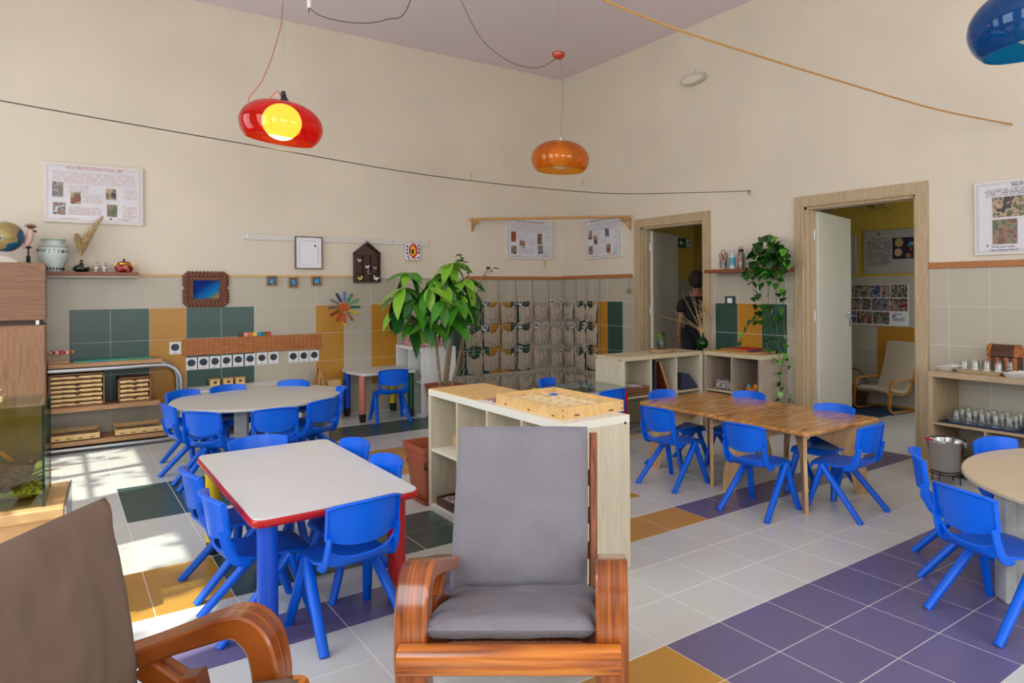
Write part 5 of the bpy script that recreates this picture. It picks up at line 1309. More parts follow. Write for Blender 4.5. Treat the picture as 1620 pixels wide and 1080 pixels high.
planter('large square terracotta planter on a saucer, beside the cubby unit', -3.62, -3.28, -3.64, -3.295, .365, 2)
planter('terracotta planter of the big leafy tree behind the cubby unit', -2.36, -2.04, -1.13, -.80, .375)
BARK = wood('bark', (120, 98, 70), (164, 146, 116), (8, 8, 3), .85, s=5)
tp = thing('money_tree', 'large leafy indoor tree with hand-shaped glossy leaves', 'plant', (-2.2, -.97, .33))
clus = [(-2.66, -1.16, 1.53), (-2.52, -1.42, 1.45), (-2.24, -1.24, 1.63), (-2.20, -1.45, 1.46), (-2.72, -1.40, 1.27), (-2.53, -1.60, 1.25), (-2.77, -1.10, 1.17), (-2.36, -1.62, 1.26), (-2.58, -1.45, 1.05), (-2.35, -1.42, 1.10), (-2.50, -1.08, 1.08), (-2.05, -1.32, 1.35), (-2.60, -.90, 1.36), (-2.32, -1.20, 1.52), (-2.78, -1.30, 1.38), (-2.45, -1.30, 1.32), (-2.28, -1.50, 1.30), (-2.66, -1.20, 1.02), (-2.80, -1.18, 1.30), (-2.42, -1.50, 1.40), (-2.62, -1.52, 1.38), (-2.18, -1.50, 1.20)]
stems = [((-2.27, -1.02, .32), (-2.36, -1.12, .8), (-2.45, -1.2, 1.15)), ((-2.22, -.99, .32), (-2.22, -1.10, .75), (-2.20, -1.24, 1.25)), ((-2.18, -.96, .32), (-2.16, -1.05, .8), (-2.24, -1.3, 1.2)), ((-2.14, -1.0, .32), (-2.10, -1.12, .7), (-2.12, -1.3, 1.1))]
for s_ in stems: part('trunk', MB().tube(curve_pts(s_, 8), [.018 - .0006 * i for i in range(17)], 8), BARK, tp, True, world=True)
LG = [mat('leaf_bright', (120, 172, 40), .35, var=.15, vs=10), mat('leaf_mid', (64, 130, 34), .35, var=.18, vs=10), mat('leaf_dark', (34, 92, 34), .3, var=.15, vs=10)]
for m in LG:
    b_s = m.node_tree.nodes['Principled BSDF']; b_s.inputs['Subsurface Weight'].default_value = .0
llm = [leafmesh('leaf', .30, .122, m, .42, n=8) for m in LG] + [leafmesh('leaf', .25, .105, m, .25, n=8) for m in LG]
rr = random.Random(12); tops = [s_[-1] for s_ in stems]
for ci, c in enumerate(clus):
    b0 = min(tops, key=lambda q: (Vector(q) - Vector(c)).length)
    mid = (Vector(b0) + Vector(c)) / 2 + Vector((0, 0, .05))
    part('petiole', MB().tube(curve_pts([b0, tuple(mid), c], 5), .004, 6), LG[1], tp, True, world=True)
    n = rr.choice((6, 7, 7, 8)); a0 = rr.random() * 6
    for k in range(n):
        a = a0 + 2 * pi * k / n; inst('leaf', llm[rr.randrange(6)], tp, c, rot=(rr.uniform(-.35, .35), radians(rr.uniform(8, 62)), a), scale=rr.uniform(.8, 1.15), world=True)
# thin companion with small leaves and a red leaf
tp2 = thing('leafy_shrub', 'thin twiggy plant with small leaves rising behind the big tree', 'plant', (-2.12, -1.0, .33))
tw = [((-2.12, -1.02, .33), (-2.10, -1.3, 1.0), (-2.16, -1.52, 1.35), (-2.24, -1.46, 1.68)), ((-2.10, -1.0, .33), (-2.05, -1.3, 1.0), (-2.10, -1.58, 1.45), (-1.99, -1.66, 1.57)), ((-2.12, -1.0, .33), (-2.12, -1.4, .8), (-2.17, -1.52, 1.12)), ((-2.1, -1.0, .33), (-2.1, -1.4, .7), (-2.15, -1.54, .98))]
sl = [leafmesh('leaf', .06, .03, LG[2], .2), leafmesh('leaf', .05, .026, LG[1], .2)]
for s_ in tw:
    P = curve_pts(s_, 10); part('twig', MB().tube(P, .003, 5), BARK, tp2, True, world=True)
    for k in range(len(P) // 2, len(P)):
        if rr.random() < .9: inst('leaf', sl[rr.randrange(2)], tp2, tuple(P[k]), rot=(rr.uniform(-.5, .5), rr.uniform(-.3, .6), rr.random() * 6.28), world=True)
for k in range(10): inst('leaf', sl[k % 2], tp2, tuple(Vector(tw[0][-1]) + Vector((rr.uniform(-.05, .05), 0, rr.uniform(-.05, .03)))), rot=(rr.uniform(-.5, .5), rr.uniform(-.3, .6), rr.random() * 6.28), world=True, scale=1.2)
for k in range(6): inst('leaf', leafmesh('leaf', .06, .022, mat('leaf_red', (176, 50, 20), .5), .2) if k == 0 else D.meshes['leaf_red_mesh'] if 'leaf_red_mesh' in D.meshes else sl[0], tp2, (-2.06 + .012 * k, -1.60, 1.585), rot=(0, .1 * k, -.4 + .5 * k), world=True)
# pothos on the right shelf
t = wallthing('wall_shelf', 'dark brown floating shelf between the doorways with pots of pens', 'shelf', 'E', -2.79, 1.508)
part('board', MB().box(0, .96, -.20, -.002, 0, .036, .003), SHELFW, t)
tp3 = thing('trailing_pothos', 'lush trailing pothos spilling off the shelf down beside the doorway', 'plant', (-.12, -3.60, 1.544))
part('pot', MB().lathe([(.05, 0), (.07, .09), (.072, .11), (.06, .11), (.05, .02)], 18), mat('purple_pot', (60, 34, 56), .5), tp3, True)
PL = [mat('pothos_dark', (22, 64, 18), .25, var=.2, vs=20), mat('pothos_mid', (40, 92, 22), .25, var=.25, vs=20), mat('pothos_light', (90, 150, 40), .3, var=.25, vs=20)]
hl = [leafmesh('leaf', .11, .095, m, .18, True, 8) for m in PL]
hs = [leafmesh('leaf', .055, .046, m, .15, True, 6) for m in PL]
for k in range(120):
    a = rr.random() * 2 * pi; q = rr.random() ** .6
    yy = -3.61 - .19 * q * cos(a); zz = 1.66 + .19 * q * sin(a); xx = -.08 - .17 * rr.random()
    if yy > -3.45 and zz < 1.54: zz += .1
    inst('leaf', hl[min(2, int(rr.random() * 2.4))], tp3, (xx, yy, zz), rot=(rr.uniform(-.5, .5), rr.uniform(.1, 1.2), rr.uniform(1.8, 4.6)), scale=rr.uniform(.7, 1.15), world=True)
vines = [[(-.2, -3.50, 1.6), (-.23, -3.44, 1.42), (-.22, -3.47, 1.2), (-.22, -3.50, 1.05)], [(-.2, -3.56, 1.6), (-.24, -3.55, 1.4), (-.23, -3.56, 1.1), (-.22, -3.60, .8), (-.24, -3.70, .70)],
         [(-.2, -3.68, 1.6), (-.22, -3.72, 1.4), (-.22, -3.70, 1.1), (-.22, -3.73, .8), (-.22, -3.74, .5), (-.21, -3.76, .28)], [(-.2, -3.74, 1.6), (-.2, -3.78, 1.35), (-.2, -3.76, 1.1), (-.2, -3.79, .85), (-.2, -3.74, .6), (-.2, -3.72, .34)],
         [(-.2, -3.62, 1.5), (-.25, -3.64, 1.2), (-.24, -3.69, .9), (-.22, -3.86, .66)], [(-.22, -3.56, 1.2), (-.24, -3.36, .98), (-.24, -3.30, .84)], [(-.21, -3.76, .5), (-.2, -3.84, .36), (-.2, -3.90, .30)], [(-.2, -3.46, 1.62), (-.2, -3.35, 1.52), (-.2, -3.38, 1.48)]]
for v in vines:
    P = curve_pts(v, 6); part('vine', MB().tube(P, .0028, 5), PL[1], tp3, True, world=True); z0 = P[0].z
    for k in range(2, len(P), 2):
        p = P[k]; big = p.z > 1.0
        for q in range(1 + (k % 3 == 0)):
            inst('leaf', (hl if big else hs)[min(2, int(rr.random() * (2.2 if big else 3)))], tp3, (p.x - .01, p.y + rr.uniform(-.02, .02), p.z), rot=(rr.uniform(-.5, .5), rr.uniform(.2, 1.3), rr.choice((1.7, 4.5, 2.6, 3.6)) + rr.uniform(-.4, .4)), scale=rr.uniform(.55, .85) if big else rr.uniform(.7, 1.1), world=True)
# shelf items: woven mat, pens pot, two bottles
solid('woven_mat', MB().box(-.19, -.05, -3.03, -2.81, 1.544, 1.556), blobs('weave', [(196, 176, 140), (150, 128, 100), (210, 196, 160)], 90, seed=2), 'woven tray under the pens on the dark shelf', 'tray')
t = thing('pen_pot', 'clear pot stuffed with scissors and pens on the dark shelf', 'pen pot', (-.11, -2.97, 1.556))
part('jar', MB().lathe([(.04, 0), (.042, .075), (.039, .075), (.038, .004)], 18, cap=False), GLASS, t, True)
for k in range(12):
    a = 2 * pi * k / 12; c_ = [(200, 120, 30), (40, 40, 60), (180, 40, 40), (30, 110, 160), (200, 160, 40), (120, 40, 90)][k % 6]
    part('pen', MB().tube([(.02 * cos(a), .02 * sin(a), .005), (.04 * cos(a), .04 * sin(a) + .0, .11 + .02 * (k % 3))], .005, 6), mat('pen_%d' % (k % 6), c_, .4), t, True)
sc_m = mat('scissors_dark', (60, 48, 44), .4)
for k, (y, z, q) in enumerate(((.0, .15, .026), (-.03, .125, .022))): part('scissor_handle', MB().tube([(0, y + q * cos(a), z + q * 1.3 * sin(a)) for a in [2 * pi * i / 14 for i in range(15)]], .004, 6), sc_m, t, True)
t = thing('spray_bottle', 'white bottle with a teal label on the dark shelf', 'bottle', (-.11, -3.09, 1.544))
part('bottle', MB().lathe([(.030, 0), (.032, .01), (.032, .13), (.014, .15), (.012, .175), (.02, .18), (.02, .195)], 20), mat('bottle_white', (190, 200, 206), .3), t, True, ang=50); part('label_band', MB().lathe([(.0326, .04), (.0326, .115)], 20, cap=False), mat('teal_label', (70, 160, 176), .5), t, True)
text('lettering', '0', .04, t, (-.034, .0, .07), mat('label_red', (200, 60, 50), .5), rot=(pi / 2, 0, -pi / 2 + .0))
t = thing('drinks_flask', 'grey metal flask with stickers and looped cap on the dark shelf', 'bottle', (-.11, -3.20, 1.544))
part('flask', MB().lathe([(.034, 0), (.036, .008), (.036, .14), (.028, .16), (.024, .168)], 22), mat('flask_grey', (126, 118, 112), .35, .6), t, True, ang=50); part('cap', MB().lathe([(.026, .166), (.026, .19), (.018, .196)], 18), BLACK, t, True); part('loop', MB().tube([(0, .022 * cos(a), .195 + .028 * sin(a)) for a in [pi * k / 12 for k in range(13)]], .004, 6), mat('loop_tan', (150, 110, 60), .5), t, True)
for z, y in ((.11, .01), (.05, .008), (.09, -.02)): part('sticker', MB().ball((-.0345, y, z), .003, .012, .014, 10, 6), mat('sticker_orange', (196, 110, 70), .5), t, True)

# ---------------------------------------------------------------- things on and in the cubby units
ZC = .742
solid('plywood_sheet', MB().box(-3.585, -3.21, -4.26, -3.68, ZC, ZC + .006), PLY, 'thin plywood sheet lying on the far end of the cubby unit', 'board')
solid('patterned_card', MB().box(-3.54, -3.42, -4.44, -4.285, ZC, ZC + .006), blobs('red_white_pattern', [(170, 40, 60), (210, 200, 200), (120, 40, 60)], 60, seed=4), 'red and white patterned card beside the sorting tray', 'card')
solid('green_card', MB().box(-3.42, -3.33, -4.42, -4.29, ZC + .0, ZC + .012), mat('card_green', (26, 110, 76), .6), 'small green card beside the sorting tray', 'card')
t = thing('sorting_tray', 'big shallow plywood tray divided into compartments on the cubby unit', 'tray', (-3.35, -4.73, ZC)); x0, x1, y0, y1 = -3.545, -3.165, -5.045, -4.43; h = .056
for a in ((x0, x0 + .008, y0, y1), (x1 - .008, x1, y0, y1), (x0 + .008, x1 - .008, y0, y0 + .008), (x0 + .008, x1 - .008, y1 - .008, y1)): part('side', MB().box(a[0], a[1], a[2], a[3], ZC, ZC + h), PLY, t, world=True)
part('base', MB().box(x0 + .008, x1 - .008, y0 + .008, y1 - .008, ZC, ZC + .005), PLY, t, world=True)
PLYL = mat('ply_pale', (226, 204, 160), .5)
for k in (1, 2, 3): x = x0 + (x1 - x0) * k / 4; part('divider', MB().box(x - .0025, x + .0025, y0 + .008, y1 - .008, ZC + .005, ZC + .040), PLYL, t, world=True)
for c_ in range(4):
    for k in range(1, 7):
        y = y0 + (y1 - y0) * (k + (c_ % 2) * .3) / 7.2; part('divider', MB().box(x0 + (x1 - x0) * c_ / 4 + .004, x0 + (x1 - x0) * (c_ + 1) / 4 - .004, y - .002, y + .002, ZC + .005, ZC + .038), PLYL, t, world=True)
part('blue_chip', MB().box(-3.30, -3.26, -4.60, -4.575, ZC + .04, ZC + .046), BLUE, t, world=True)
sl = MB()
for q in (.1, .45, .82): sl.box(x0 - .0006, x0 + .002, y0 + (y1 - y0) * q, y0 + (y1 - y0) * q + .022, ZC + .008, ZC + .014)
for q in (.2, .75): sl.box(x0 + (x1 - x0) * q, x0 + (x1 - x0) * q + .03, y0 - .0006, y0 + .002, ZC + .010, ZC + .016)
for z in (.010, .036): sl.box(x0 + .006, x0 + .010, y0 - .0006, y0 + .002, ZC + z, ZC + z + .012).box(x1 - .014, x1 - .008, y0 - .0006, y0 + .002, ZC + z, ZC + z + .012)
part('slot', sl, mat('slot_dark', (60, 34, 18), .7), t, world=True)
# inside cubby C
t = thing('hexagon_frame', 'little wooden frame with a green panel inside the cubby unit', 'frame', (-3.50, -3.90, .385), .3)
part('rim', MB().lathe([(.052, 0), (.056, .0), (.056, .014), (.045, .014)], 6, M=Matrix.Translation((0, 0, .05)) @ Matrix.Rotation(radians(70), 4, 'Y')), PINE, t); part('panel', MB().lathe([(.046, .002), (.046, .008)], 6, M=Matrix.Translation((0, 0, .05)) @ Matrix.Rotation(radians(70), 4, 'Y')), mat('panel_green', (40, 130, 100), .5), t)
t = thing('bead_tray', 'brown tray of beads on the bottom of the cubby unit', 'tray', (-3.46, -3.88, .038))
part('tray', MB().box(-.11, .11, -.15, .15, 0, .006).box(-.11, -.10, -.15, .15, .006, .05).box(.10, .11, -.15, .15, .006, .05).box(-.1, .1, -.15, -.14, .006, .05).box(-.1, .1, .14, .15, .006, .05), DARKWOOD, t); part('beads', MB().box(-.1, .1, -.14, .14, .006, .038), blobs('beads', [(200, 196, 190), (60, 50, 60), (150, 60, 110), (220, 220, 214)], 90, seed=2, vor=True), t, kind='stuff')
# cubby D
t = thing('wood_slice', 'round slice of raw wood under the jar on the beige cubby unit', 'wood slice', (-.78, -2.76, ZC)); part('disc', MB().lathe([(.115, 0), (.12, .004), (.12, .026), (.116, .03)], 14), wood('slice_wood', (150, 96, 56), (186, 132, 84), (9, 9, 9), .6), t); part('bark_edge', MB().lathe([(.1205, .003), (.124, .014), (.1205, .027)], 14, cap=False), BARK, t)
t = thing('water_jar', 'clear glass jar with a green cutting on the wood slice', 'jar', (-.77, -2.76, ZC + .03)); part('jar', MB().lathe([(.042, 0), (.046, .01), (.046, .095), (.036, .108), (.037, .124)], 22, cap=False).lathe([(.042, 0), (.001, .001)], 22, cap=False), GLASS, t, True)
part('water', MB().lathe([(.042, .004), (.0435, .07)], 18), glassy('jar_water', (220, 226, 214), ior=1.33), t, True)
t = thing('plant_cutting', 'bright green leafy cutting growing in the glass jar', 'plant', (-.77, -2.76, ZC + .05))
part('stem', MB().tube([(0, 0, -.01), (.005, 0, .11)], .003, 6), PL[2], t)
for k in range(9): inst('leaf', hs[2 if k % 2 else 1], t, (0, 0, .09 + .006 * k), rot=(rr.uniform(-.4, .4), rr.uniform(-.4, .7), k * .75), scale=1.15)
t = thing('green_bottle', 'round green glass bottle holding dried twigs', 'bottle', (-.20, -2.76, ZC)); part('bottle', MB().lathe([(p.x, p.y) for p in curve_pts([(.028, 0, 0), (.05, .015, 0), (.06, .055, 0), (.046, .095, 0), (.018, .12, 0), (.014, .15, 0), (.018, .16, 0)], 3)], 24, cap=False), GLASSG, t, True)
t = thing('dried_twigs', 'spray of dried straw twigs standing in the green bottle', 'dried twigs', (-.20, -2.76, ZC + .05)); TWG = mat('straw_twig', (196, 164, 112), .9)
for (x, z, y) in ((-.57, .20, 0), (-.27, .42, .02), (-.18, .44, 0), (-.10, .40, .02), (-.42, .27, .03), (-.05, .30, 0), (.05, .22, 0), (.10, .30, .02), (-.33, .16, 0)):
    part('twig', MB().tube(curve_pts([(0, 0, 0), (x * .1, 0, .14), (x * .5, y, .14 + z * .45), (x * 1.0 + .0, y, .1 + z)], 6), [.0045 - .00018 * i for i in range(19)], 5), TWG, t, True)
mb = MB()
for k in range(60): a = rr.random() * 6.28; mb.tube([(.05, 0, .34), (.05 + rr.uniform(-.14, .14), rr.uniform(-.06, .06), .34 + rr.uniform(-.12, .12))], .0018, 4)
part('seed_tuft', mb, TWG, t, kind='stuff')
def leaning(name, label, cat, p, w, h, th, lean, m, edge=None):
    """flat panel in the x-z plane direction leaning; p base centre"""
    t = thing(name, label, cat, p); M = Matrix.Rotation(lean, 4, 'Y')
    part('panel', MB().box(-th / 2, th / 2, -w / 2, w / 2, .001, h, M=M), m, t)
    if edge: part('edge', MB().box(-th / 2 - .003, th / 2 + .003, -w / 2 - .006, -w / 2 + .006, .001, h, .001, M=M), edge, t)
    return t
z_ = .385
leaning('leaning_board', 'dark slate-coloured board standing in the middle cubby beside the red one', 'board', (-.985, -2.76, z_), .3, .305, .012, 0, mat('slate_blue', (54, 58, 70), .6))
leaning('leaning_board', 'red-brown board with a wooden edge leaning in the middle cubby', 'board', (-.82, -2.76, z_), .3, .30, .012, radians(-22), mat('maroon', (104, 34, 22), .6), ROD)
solid('blue_cushion', MB().prism([(-.66, .387), (-.43, .387), (-.56, .53), (-.66, .54)], -2.92, -2.66, 'y'), mat('navy_cloth', (44, 50, 70), .9, bump=.1), 'dark blue wedge-shaped bag in the right cubby of the beige unit', 'bag')
t = thing('wooden_trays', 'stack of brown trays with papers in the left cubby of the beige unit', 'tray', (-1.22, -2.78, z_))
for k in range(3): part('tray', MB().box(-.15, .15, -.15, .15, .026 * k, .026 * k + .022, .003), wood('tray_brown', (104, 66, 44), (136, 92, 64), (4, 4, 9)), t)
solid('paper_sheet', MB().box(-1.30, -1.14, -2.90, -2.70, .461, .464), PAPER, 'white papers on the stacked brown trays', 'paper')
t = thing('magazine_pile', 'pile of magazines on the bottom shelf of the beige unit', 'magazines', (-1.22, -2.80, .04))
for k in range(4): part('magazine', MB().box(-.12 + .01 * k, .12 - .008 * k, -.14, .13 - .01 * k, .016 * k, .016 * k + .014), blobs('mag_%d' % k, [(60, 66, 80), (150, 150, 156), (110, 100, 90)], 14, seed=k), t)
solid('white_basket', MB().box(-.34, -.06, -3.27, -3.06, .386, .465, .006), blobs('basket_weave', [(186, 182, 176), (90, 84, 80)], 130, seed=1, vor=True), 'white patterned basket in the corner cubby unit', 'basket')
t = thing('orange_bowl', 'round orange basket of toy balls in the corner cubby unit', 'bowl', (-.24, -3.47, .386)); part('bowl', MB().lathe([(.06, 0), (.09, .02), (.095, .045), (.085, .045), (.06, .01)], 22), mat('orange_weave', (206, 104, 24), .7, bump=.4, bs=90), t, True)
for k, (x, y, c_) in enumerate(((-.04, .04, (60, 170, 180)), (.0, 0, (220, 80, 30)), (-.02, -.03, (230, 190, 40)), (.03, -.05, (40, 90, 160)), (.04, .03, (230, 120, 40)))): solid('toy_ball', MB().ball((-.24 + x, -3.47 + y, .386 + .048), .020), mat('ball_%d' % k, c_, .4), ['teal', 'red', 'yellow', 'blue', 'orange'][k] + ' toy ball in the orange bowl', 'ball', 'toy balls in the orange bowl', smooth=True)
t = thing('tray_stack', 'thin wooden frames stacked on top of the corner cubby unit', 'frame', (-.2, -3.30, ZC))
part('frame', MB().box(-.37, -.03, -3.56, -3.06, ZC, ZC + .016, .003), ROD, t, world=True); part('frame', MB().box(-.30, -.03, -3.42, -3.10, ZC + .016, ZC + .032, .003), RAILW, t, world=True)
solid('red_cloth', MB().box(-.27, -.08, -3.43, -3.24, ZC + .032, ZC + .040, .003), mat('red_felt', (190, 24, 24), .8), 'folded red cloth on the wooden frames', 'cloth'); solid('purple_cloth', MB().box(-.30, -.12, -3.47, -3.435, ZC + .016, ZC + .028, .003), mat('purple_felt', (70, 50, 100), .8), 'narrow purple cloth edge under the red cloth', 'cloth')

# ---------------------------------------------------------------- right shelf: trays, glasses, chest, bucket
def tray(label, cx, cy, z, lx, ly, m, h=.026, rz=0):
    t = thing('serving_tray', label, 'tray', (cx, cy, z), rz)
    P = rrect(-lx / 2, lx / 2, -ly / 2, ly / 2, .02, 4); Q = rrect(-lx / 2 + .02, lx / 2 - .02, -ly / 2 + .02, ly / 2 - .02, .015, 4); n = len(P)
    def sc2(R_, k): return R_
    rings = [(Q, 0), (P, h), ([(x * .985, y * .985) for x, y in P], h), ([(x * .985, y * .985) for x, y in Q], .004)]
    vs = [(x, y, zz) for R_, zz in rings for x, y in R_]; fs = [tuple(range(n))[::-1]]
    for k in range(3): fs += [(k * n + i, k * n + (i + 1) % n, (k + 1) * n + (i + 1) % n, (k + 1) * n + i) for i in range(n)]
    fs.append(tuple(3 * n + i for i in range(n))); part('tray', MB().add(vs, fs), m, t, True, ang=40); return t
WT_ = mat('tray_white', (210, 206, 200), .4)
tray('empty white tray at the left end of the oak shelf top', -.20, -5.275, .745, .24, .13, WT_)
tray('beige tray on the oak shelf top carrying upturned glasses', -.24, -5.52, .745, .24, .32, mat('tray_beige', (196, 176, 138), .4))
tray('white tray partly cut off at the right end of the oak shelf top', -.26, -5.77, .745, .26, .16, WT_)
tray('grey tray on the middle shelf full of upturned glasses', -.23, -5.54, .384, .26, .48, mat('tray_grey', (120, 120, 126), .4))
solid('blue_mat', MB().box(-.39, -.06, -5.86, -5.25, .380, .3838), mat('blue_mat', (30, 52, 84), .8), 'dark blue mat under the grey tray of glasses', 'mat')
gp = [(.034, 0), (.0345, .012), (.028, .078), (.0265, .082), (.001, .083)]
gi = [(.001, .074), (.0265, .074), (.033, .002), (.034, 0)]
TGL = glassy('tumbler_glass', (250, 251, 250), ior=1.6)
gmesh = MB().lathe(gp + gi, 18, cap=False).mesh('tumbler', TGL, True, 50)
rimm = MB().lathe([(.0335, .0005), (.035, .003), (.0345, .012), (.033, .012)], 18, cap=False).mesh('rim_band', mat('frosted_base', (214, 212, 204), .4), True)
def tumbler(x, y, z, lab, g, gm=None, band=False, s=1):
    t = thing('tumbler', lab, 'glass', (x, y, z), 0, g); inst('glass_body', gm or gmesh, t, scale=s)
    if band: inst('rim_band', rimm, t, scale=s)
R1 = [(-.17, -5.42), (-.15, -5.50), (-.15, -5.58), (-.15, -5.65), (-.30, -5.41), (-.30, -5.485), (-.30, -5.56), (-.30, -5.635)]
pl = ['first from the left', 'second from the left', 'third from the left', 'last on the right']
for k, (x, y) in enumerate(R1): tumbler(x, y, .750, 'upturned glass on the beige tray, %s row, %s' % ('back' if k < 4 else 'front', pl[k % 4]), 'glasses on the beige tray', band=True)
pl2 = ['first from the left', 'second from the left', 'middle', 'second from the right', 'last on the right']
k = 0
for r_, (x, rn) in enumerate(((-.14, 'back'), (-.23, 'middle'), (-.32, 'front'))):
    for q in range(5): tumbler(x, -5.36 - .088 * q, .388, 'upturned glass on the grey tray, %s row, %s' % (rn, pl2[q]), 'glasses on the grey tray', s=1.05)
tumbler(-.20, -5.825, .3805, 'green-tinted upturned glass beside the grey tray', None, gmesh_g if 'gmesh_g' in globals() else MB().lathe(gp + gi, 18, cap=False).mesh('green_tumbler', GLASSG, True, 50), s=1.05)
t = thing('chest', 'small dark slatted wooden chest behind the glasses on the oak shelf', 'chest', (-.10, -5.60, .745))
part('box', MB().box(-.05, .05, -.10, .10, 0, .11, .004), DARKWOOD, t); ORW = wood('chest_amber', (120, 60, 16), (190, 110, 36), (9, 9, 9), .3)
for y in (-.085, -.03, .03, .085): part('slat', MB().box(-.056, -.050, y - .012, y + .012, .0, .11, .002), ORW, t)
part('lid', MB().prism([(.05, .115), (.05, .15), (.03, .185), (0, .198), (-.03, .185), (-.05, .15), (-.05, .115)], -.10, .10, 'y'), DARKWOOD, t)
for y in (-.09, .09): part('lid_band', MB().prism([(.052, .115), (.052, .152), (.032, .188), (0, .202), (-.032, .188), (-.053, .152), (-.053, .115)], y - .014, y + .014, 'y'), ORW, t)
t = thing('steel_bucket', 'shiny steel bucket with a red-gripped handle beside the oak shelf', 'bucket', (-.56, -5.40, 0))
part('bucket', MB().lathe([(.085, .075), (.088, .08), (.122, .285), (.130, .292), (.130, .298), (.118, .292), (.084, .084)], 32, cap=False).lathe([(.085, .078), (.001, .078)], 32, cap=False), mat('bucket_steel', (196, 194, 192), .2, 1), t, True, ang=50)
part('handle', MB().tube([(.128 * cos(a) * 1.0, .132 * sin(a), .285 + .02 * abs(cos(a))) for a in [radians(90 + 180 * k / 16) for k in range(17)]], .004, 6), CHROME, t, True)
part('grip', MB().tube([(-.128 * cos(a), .132 * sin(a), .308) for a in [radians(12 + 40 * k / 6) for k in range(7)]], .008, 8), RED, t, True)
part('lug', MB().box(-.012, .012, .122, .142, .262, .30, .004).box(-.012, .012, -.142, -.122, .262, .30, .004), CHROME, t)
part('wire_stand', MB().tube([(.1 * cos(a), .1 * sin(a), .074) for a in [2 * pi * k / 20 for k in range(21)]], .004, 6).tube([(.09, 0, .075), (.1, 0, 0)], .004, 6).tube([(-.09, 0, .075), (-.1, 0, 0)], .004, 6).tube([(0, .09, .075), (0, .1, 0)], .004, 6).tube([(0, -.09, .075), (0, -.1, 0)], .004, 6), BLACK, t, True)

# ---------------------------------------------------------------- beyond the doors
t = wallthing('poster', 'grey wall panel with handwriting-style text and food picture beyond the doorway', 'poster', 'B', -3.155, 1.515, .002)
GP = mat('panel_grey', (158, 154, 144), .6)
part('panel', MB().box(0, .72, -.02, 0, 0, .50, .002), GP, t); part('printed_text', MB().box(.04, .34, -.0212, -.02, .09, .38), print_lines('print_h', (158, 154, 144), (70, 56, 48), .022, 45), t)
part('photo', MB().box(.36, .71, -.0214, -.02, .16, .40), mat('photo_violet', (34, 24, 44), .4), t); text('title', 'Il gioco euristico', .03, t, (.19, -.0212, .405), mat('ink_60_56_66', (60, 56, 66), .6))
for (x, z, q, c_) in ((.44, .345, .05, (170, 140, 96)), (.43, .235, .045, (176, 156, 116)), (.55, .195, .03, (150, 96, 70)), (.57, .335, .018, (40, 110, 180)), (.595, .33, .014, (210, 160, 40)), (.555, .31, .014, (60, 150, 60)), (.59, .305, .014, (60, 110, 190)), (.58, .265, .016, (170, 70, 60))): part('printed_dish', MB().lathe([(q, 0), (q, .0008)], 14, M=Matrix.Translation((x, -.0214, z)) @ Matrix.Rotation(pi / 2, 4, 'X')), mat('dish_%d_%d' % (c_[0], c_[2]), c_, .5), t)
part('emblem', MB().lathe([(.022, 0), (.022, .001)], 16, M=Matrix.Translation((.19, -.02, .455)) @ Matrix.Rotation(pi / 2, 4, 'X')), mat('emblem_brown', (150, 92, 70), .6), t)
t = wallthing('poster', 'grey wall panel with a round brown plate picture, half behind the open door', 'poster', 'B', -2.60, 1.515, .002)
part('panel', MB().box(0, .45, -.02, 0, 0, .47, .002), GP, t); part('plate_picture', MB().box(.14, .40, -.0212, -.02, .10, .36), mat('picture_cream', (190, 170, 130), .5), t)
part('printed_plate', MB().lathe([(.115, 0), (.115, .001)], 28, M=Matrix.Translation((.27, -.0214, .23)) @ Matrix.Rotation(pi / 2, 4, 'X')), mat('plate_brown', (96, 50, 24), .5), t); part('printed_food', MB().lathe([(.05, 0), (.05, .001)], 8, M=Matrix.Translation((.27, -.0226, .23)) @ Matrix.Rotation(pi / 2, 4, 'X')), mat('food_yellow', (206, 166, 40), .5), t)
t = wallthing('photo_collage', 'sheet of many small photographs on the tiles beyond the doorway', 'photo collage', 'B', -2.75, .915, .010)
part('sheet', MB().box(0, .945, -.004, 0, 0, .475), PAPER, t); k = 0
for r_, cuts in enumerate(((.0, .24, .47, .62, .73, .94), (.0, .22, .36, .49, .72, .94), (.0, .2, .30, .51, .72))):
    for a, b in zip(cuts, cuts[1:]):
        k += 1; part('photo', MB().box(a + .004, b - .004, -.0055, -.004, .32 - .155 * r_ + .004, .32 - .155 * r_ + .149), blobs('collage_%d' % k, [(44, 32, 30), (90, 66, 56), (170, 160, 150), [(30, 60, 110), (120, 40, 34), (60, 80, 60)][k % 3]], 16, seed=k), t)
text('lettering', 'labelli', .062, t, (.83, -.0052, .075), mat('logo_blue', (30, 70, 130), .6)); text('lettering', 'infanzia', .030, t, (.82, -.0052, .135), mat('ink_60_56_66', (60, 56, 66), .6))
lg_ = MB()
for q in (-.5, -.2, .1, .4): lg_.box(.775 + q * .03 - .003, .775 + q * .03 + .003, -.0055, -.0045, .098, .125)
part('logo', lg_, mat('logo_blue', (30, 70, 130), .6), t)
# rug
solid('rug', MB().box(.75, 2.05, -3.80, -2.5, 0, .008, .002), mat('rug_blue', (26, 54, 84), .95, bump=.3, bs=200), 'dark blue rug under the bentwood chair', 'rug')
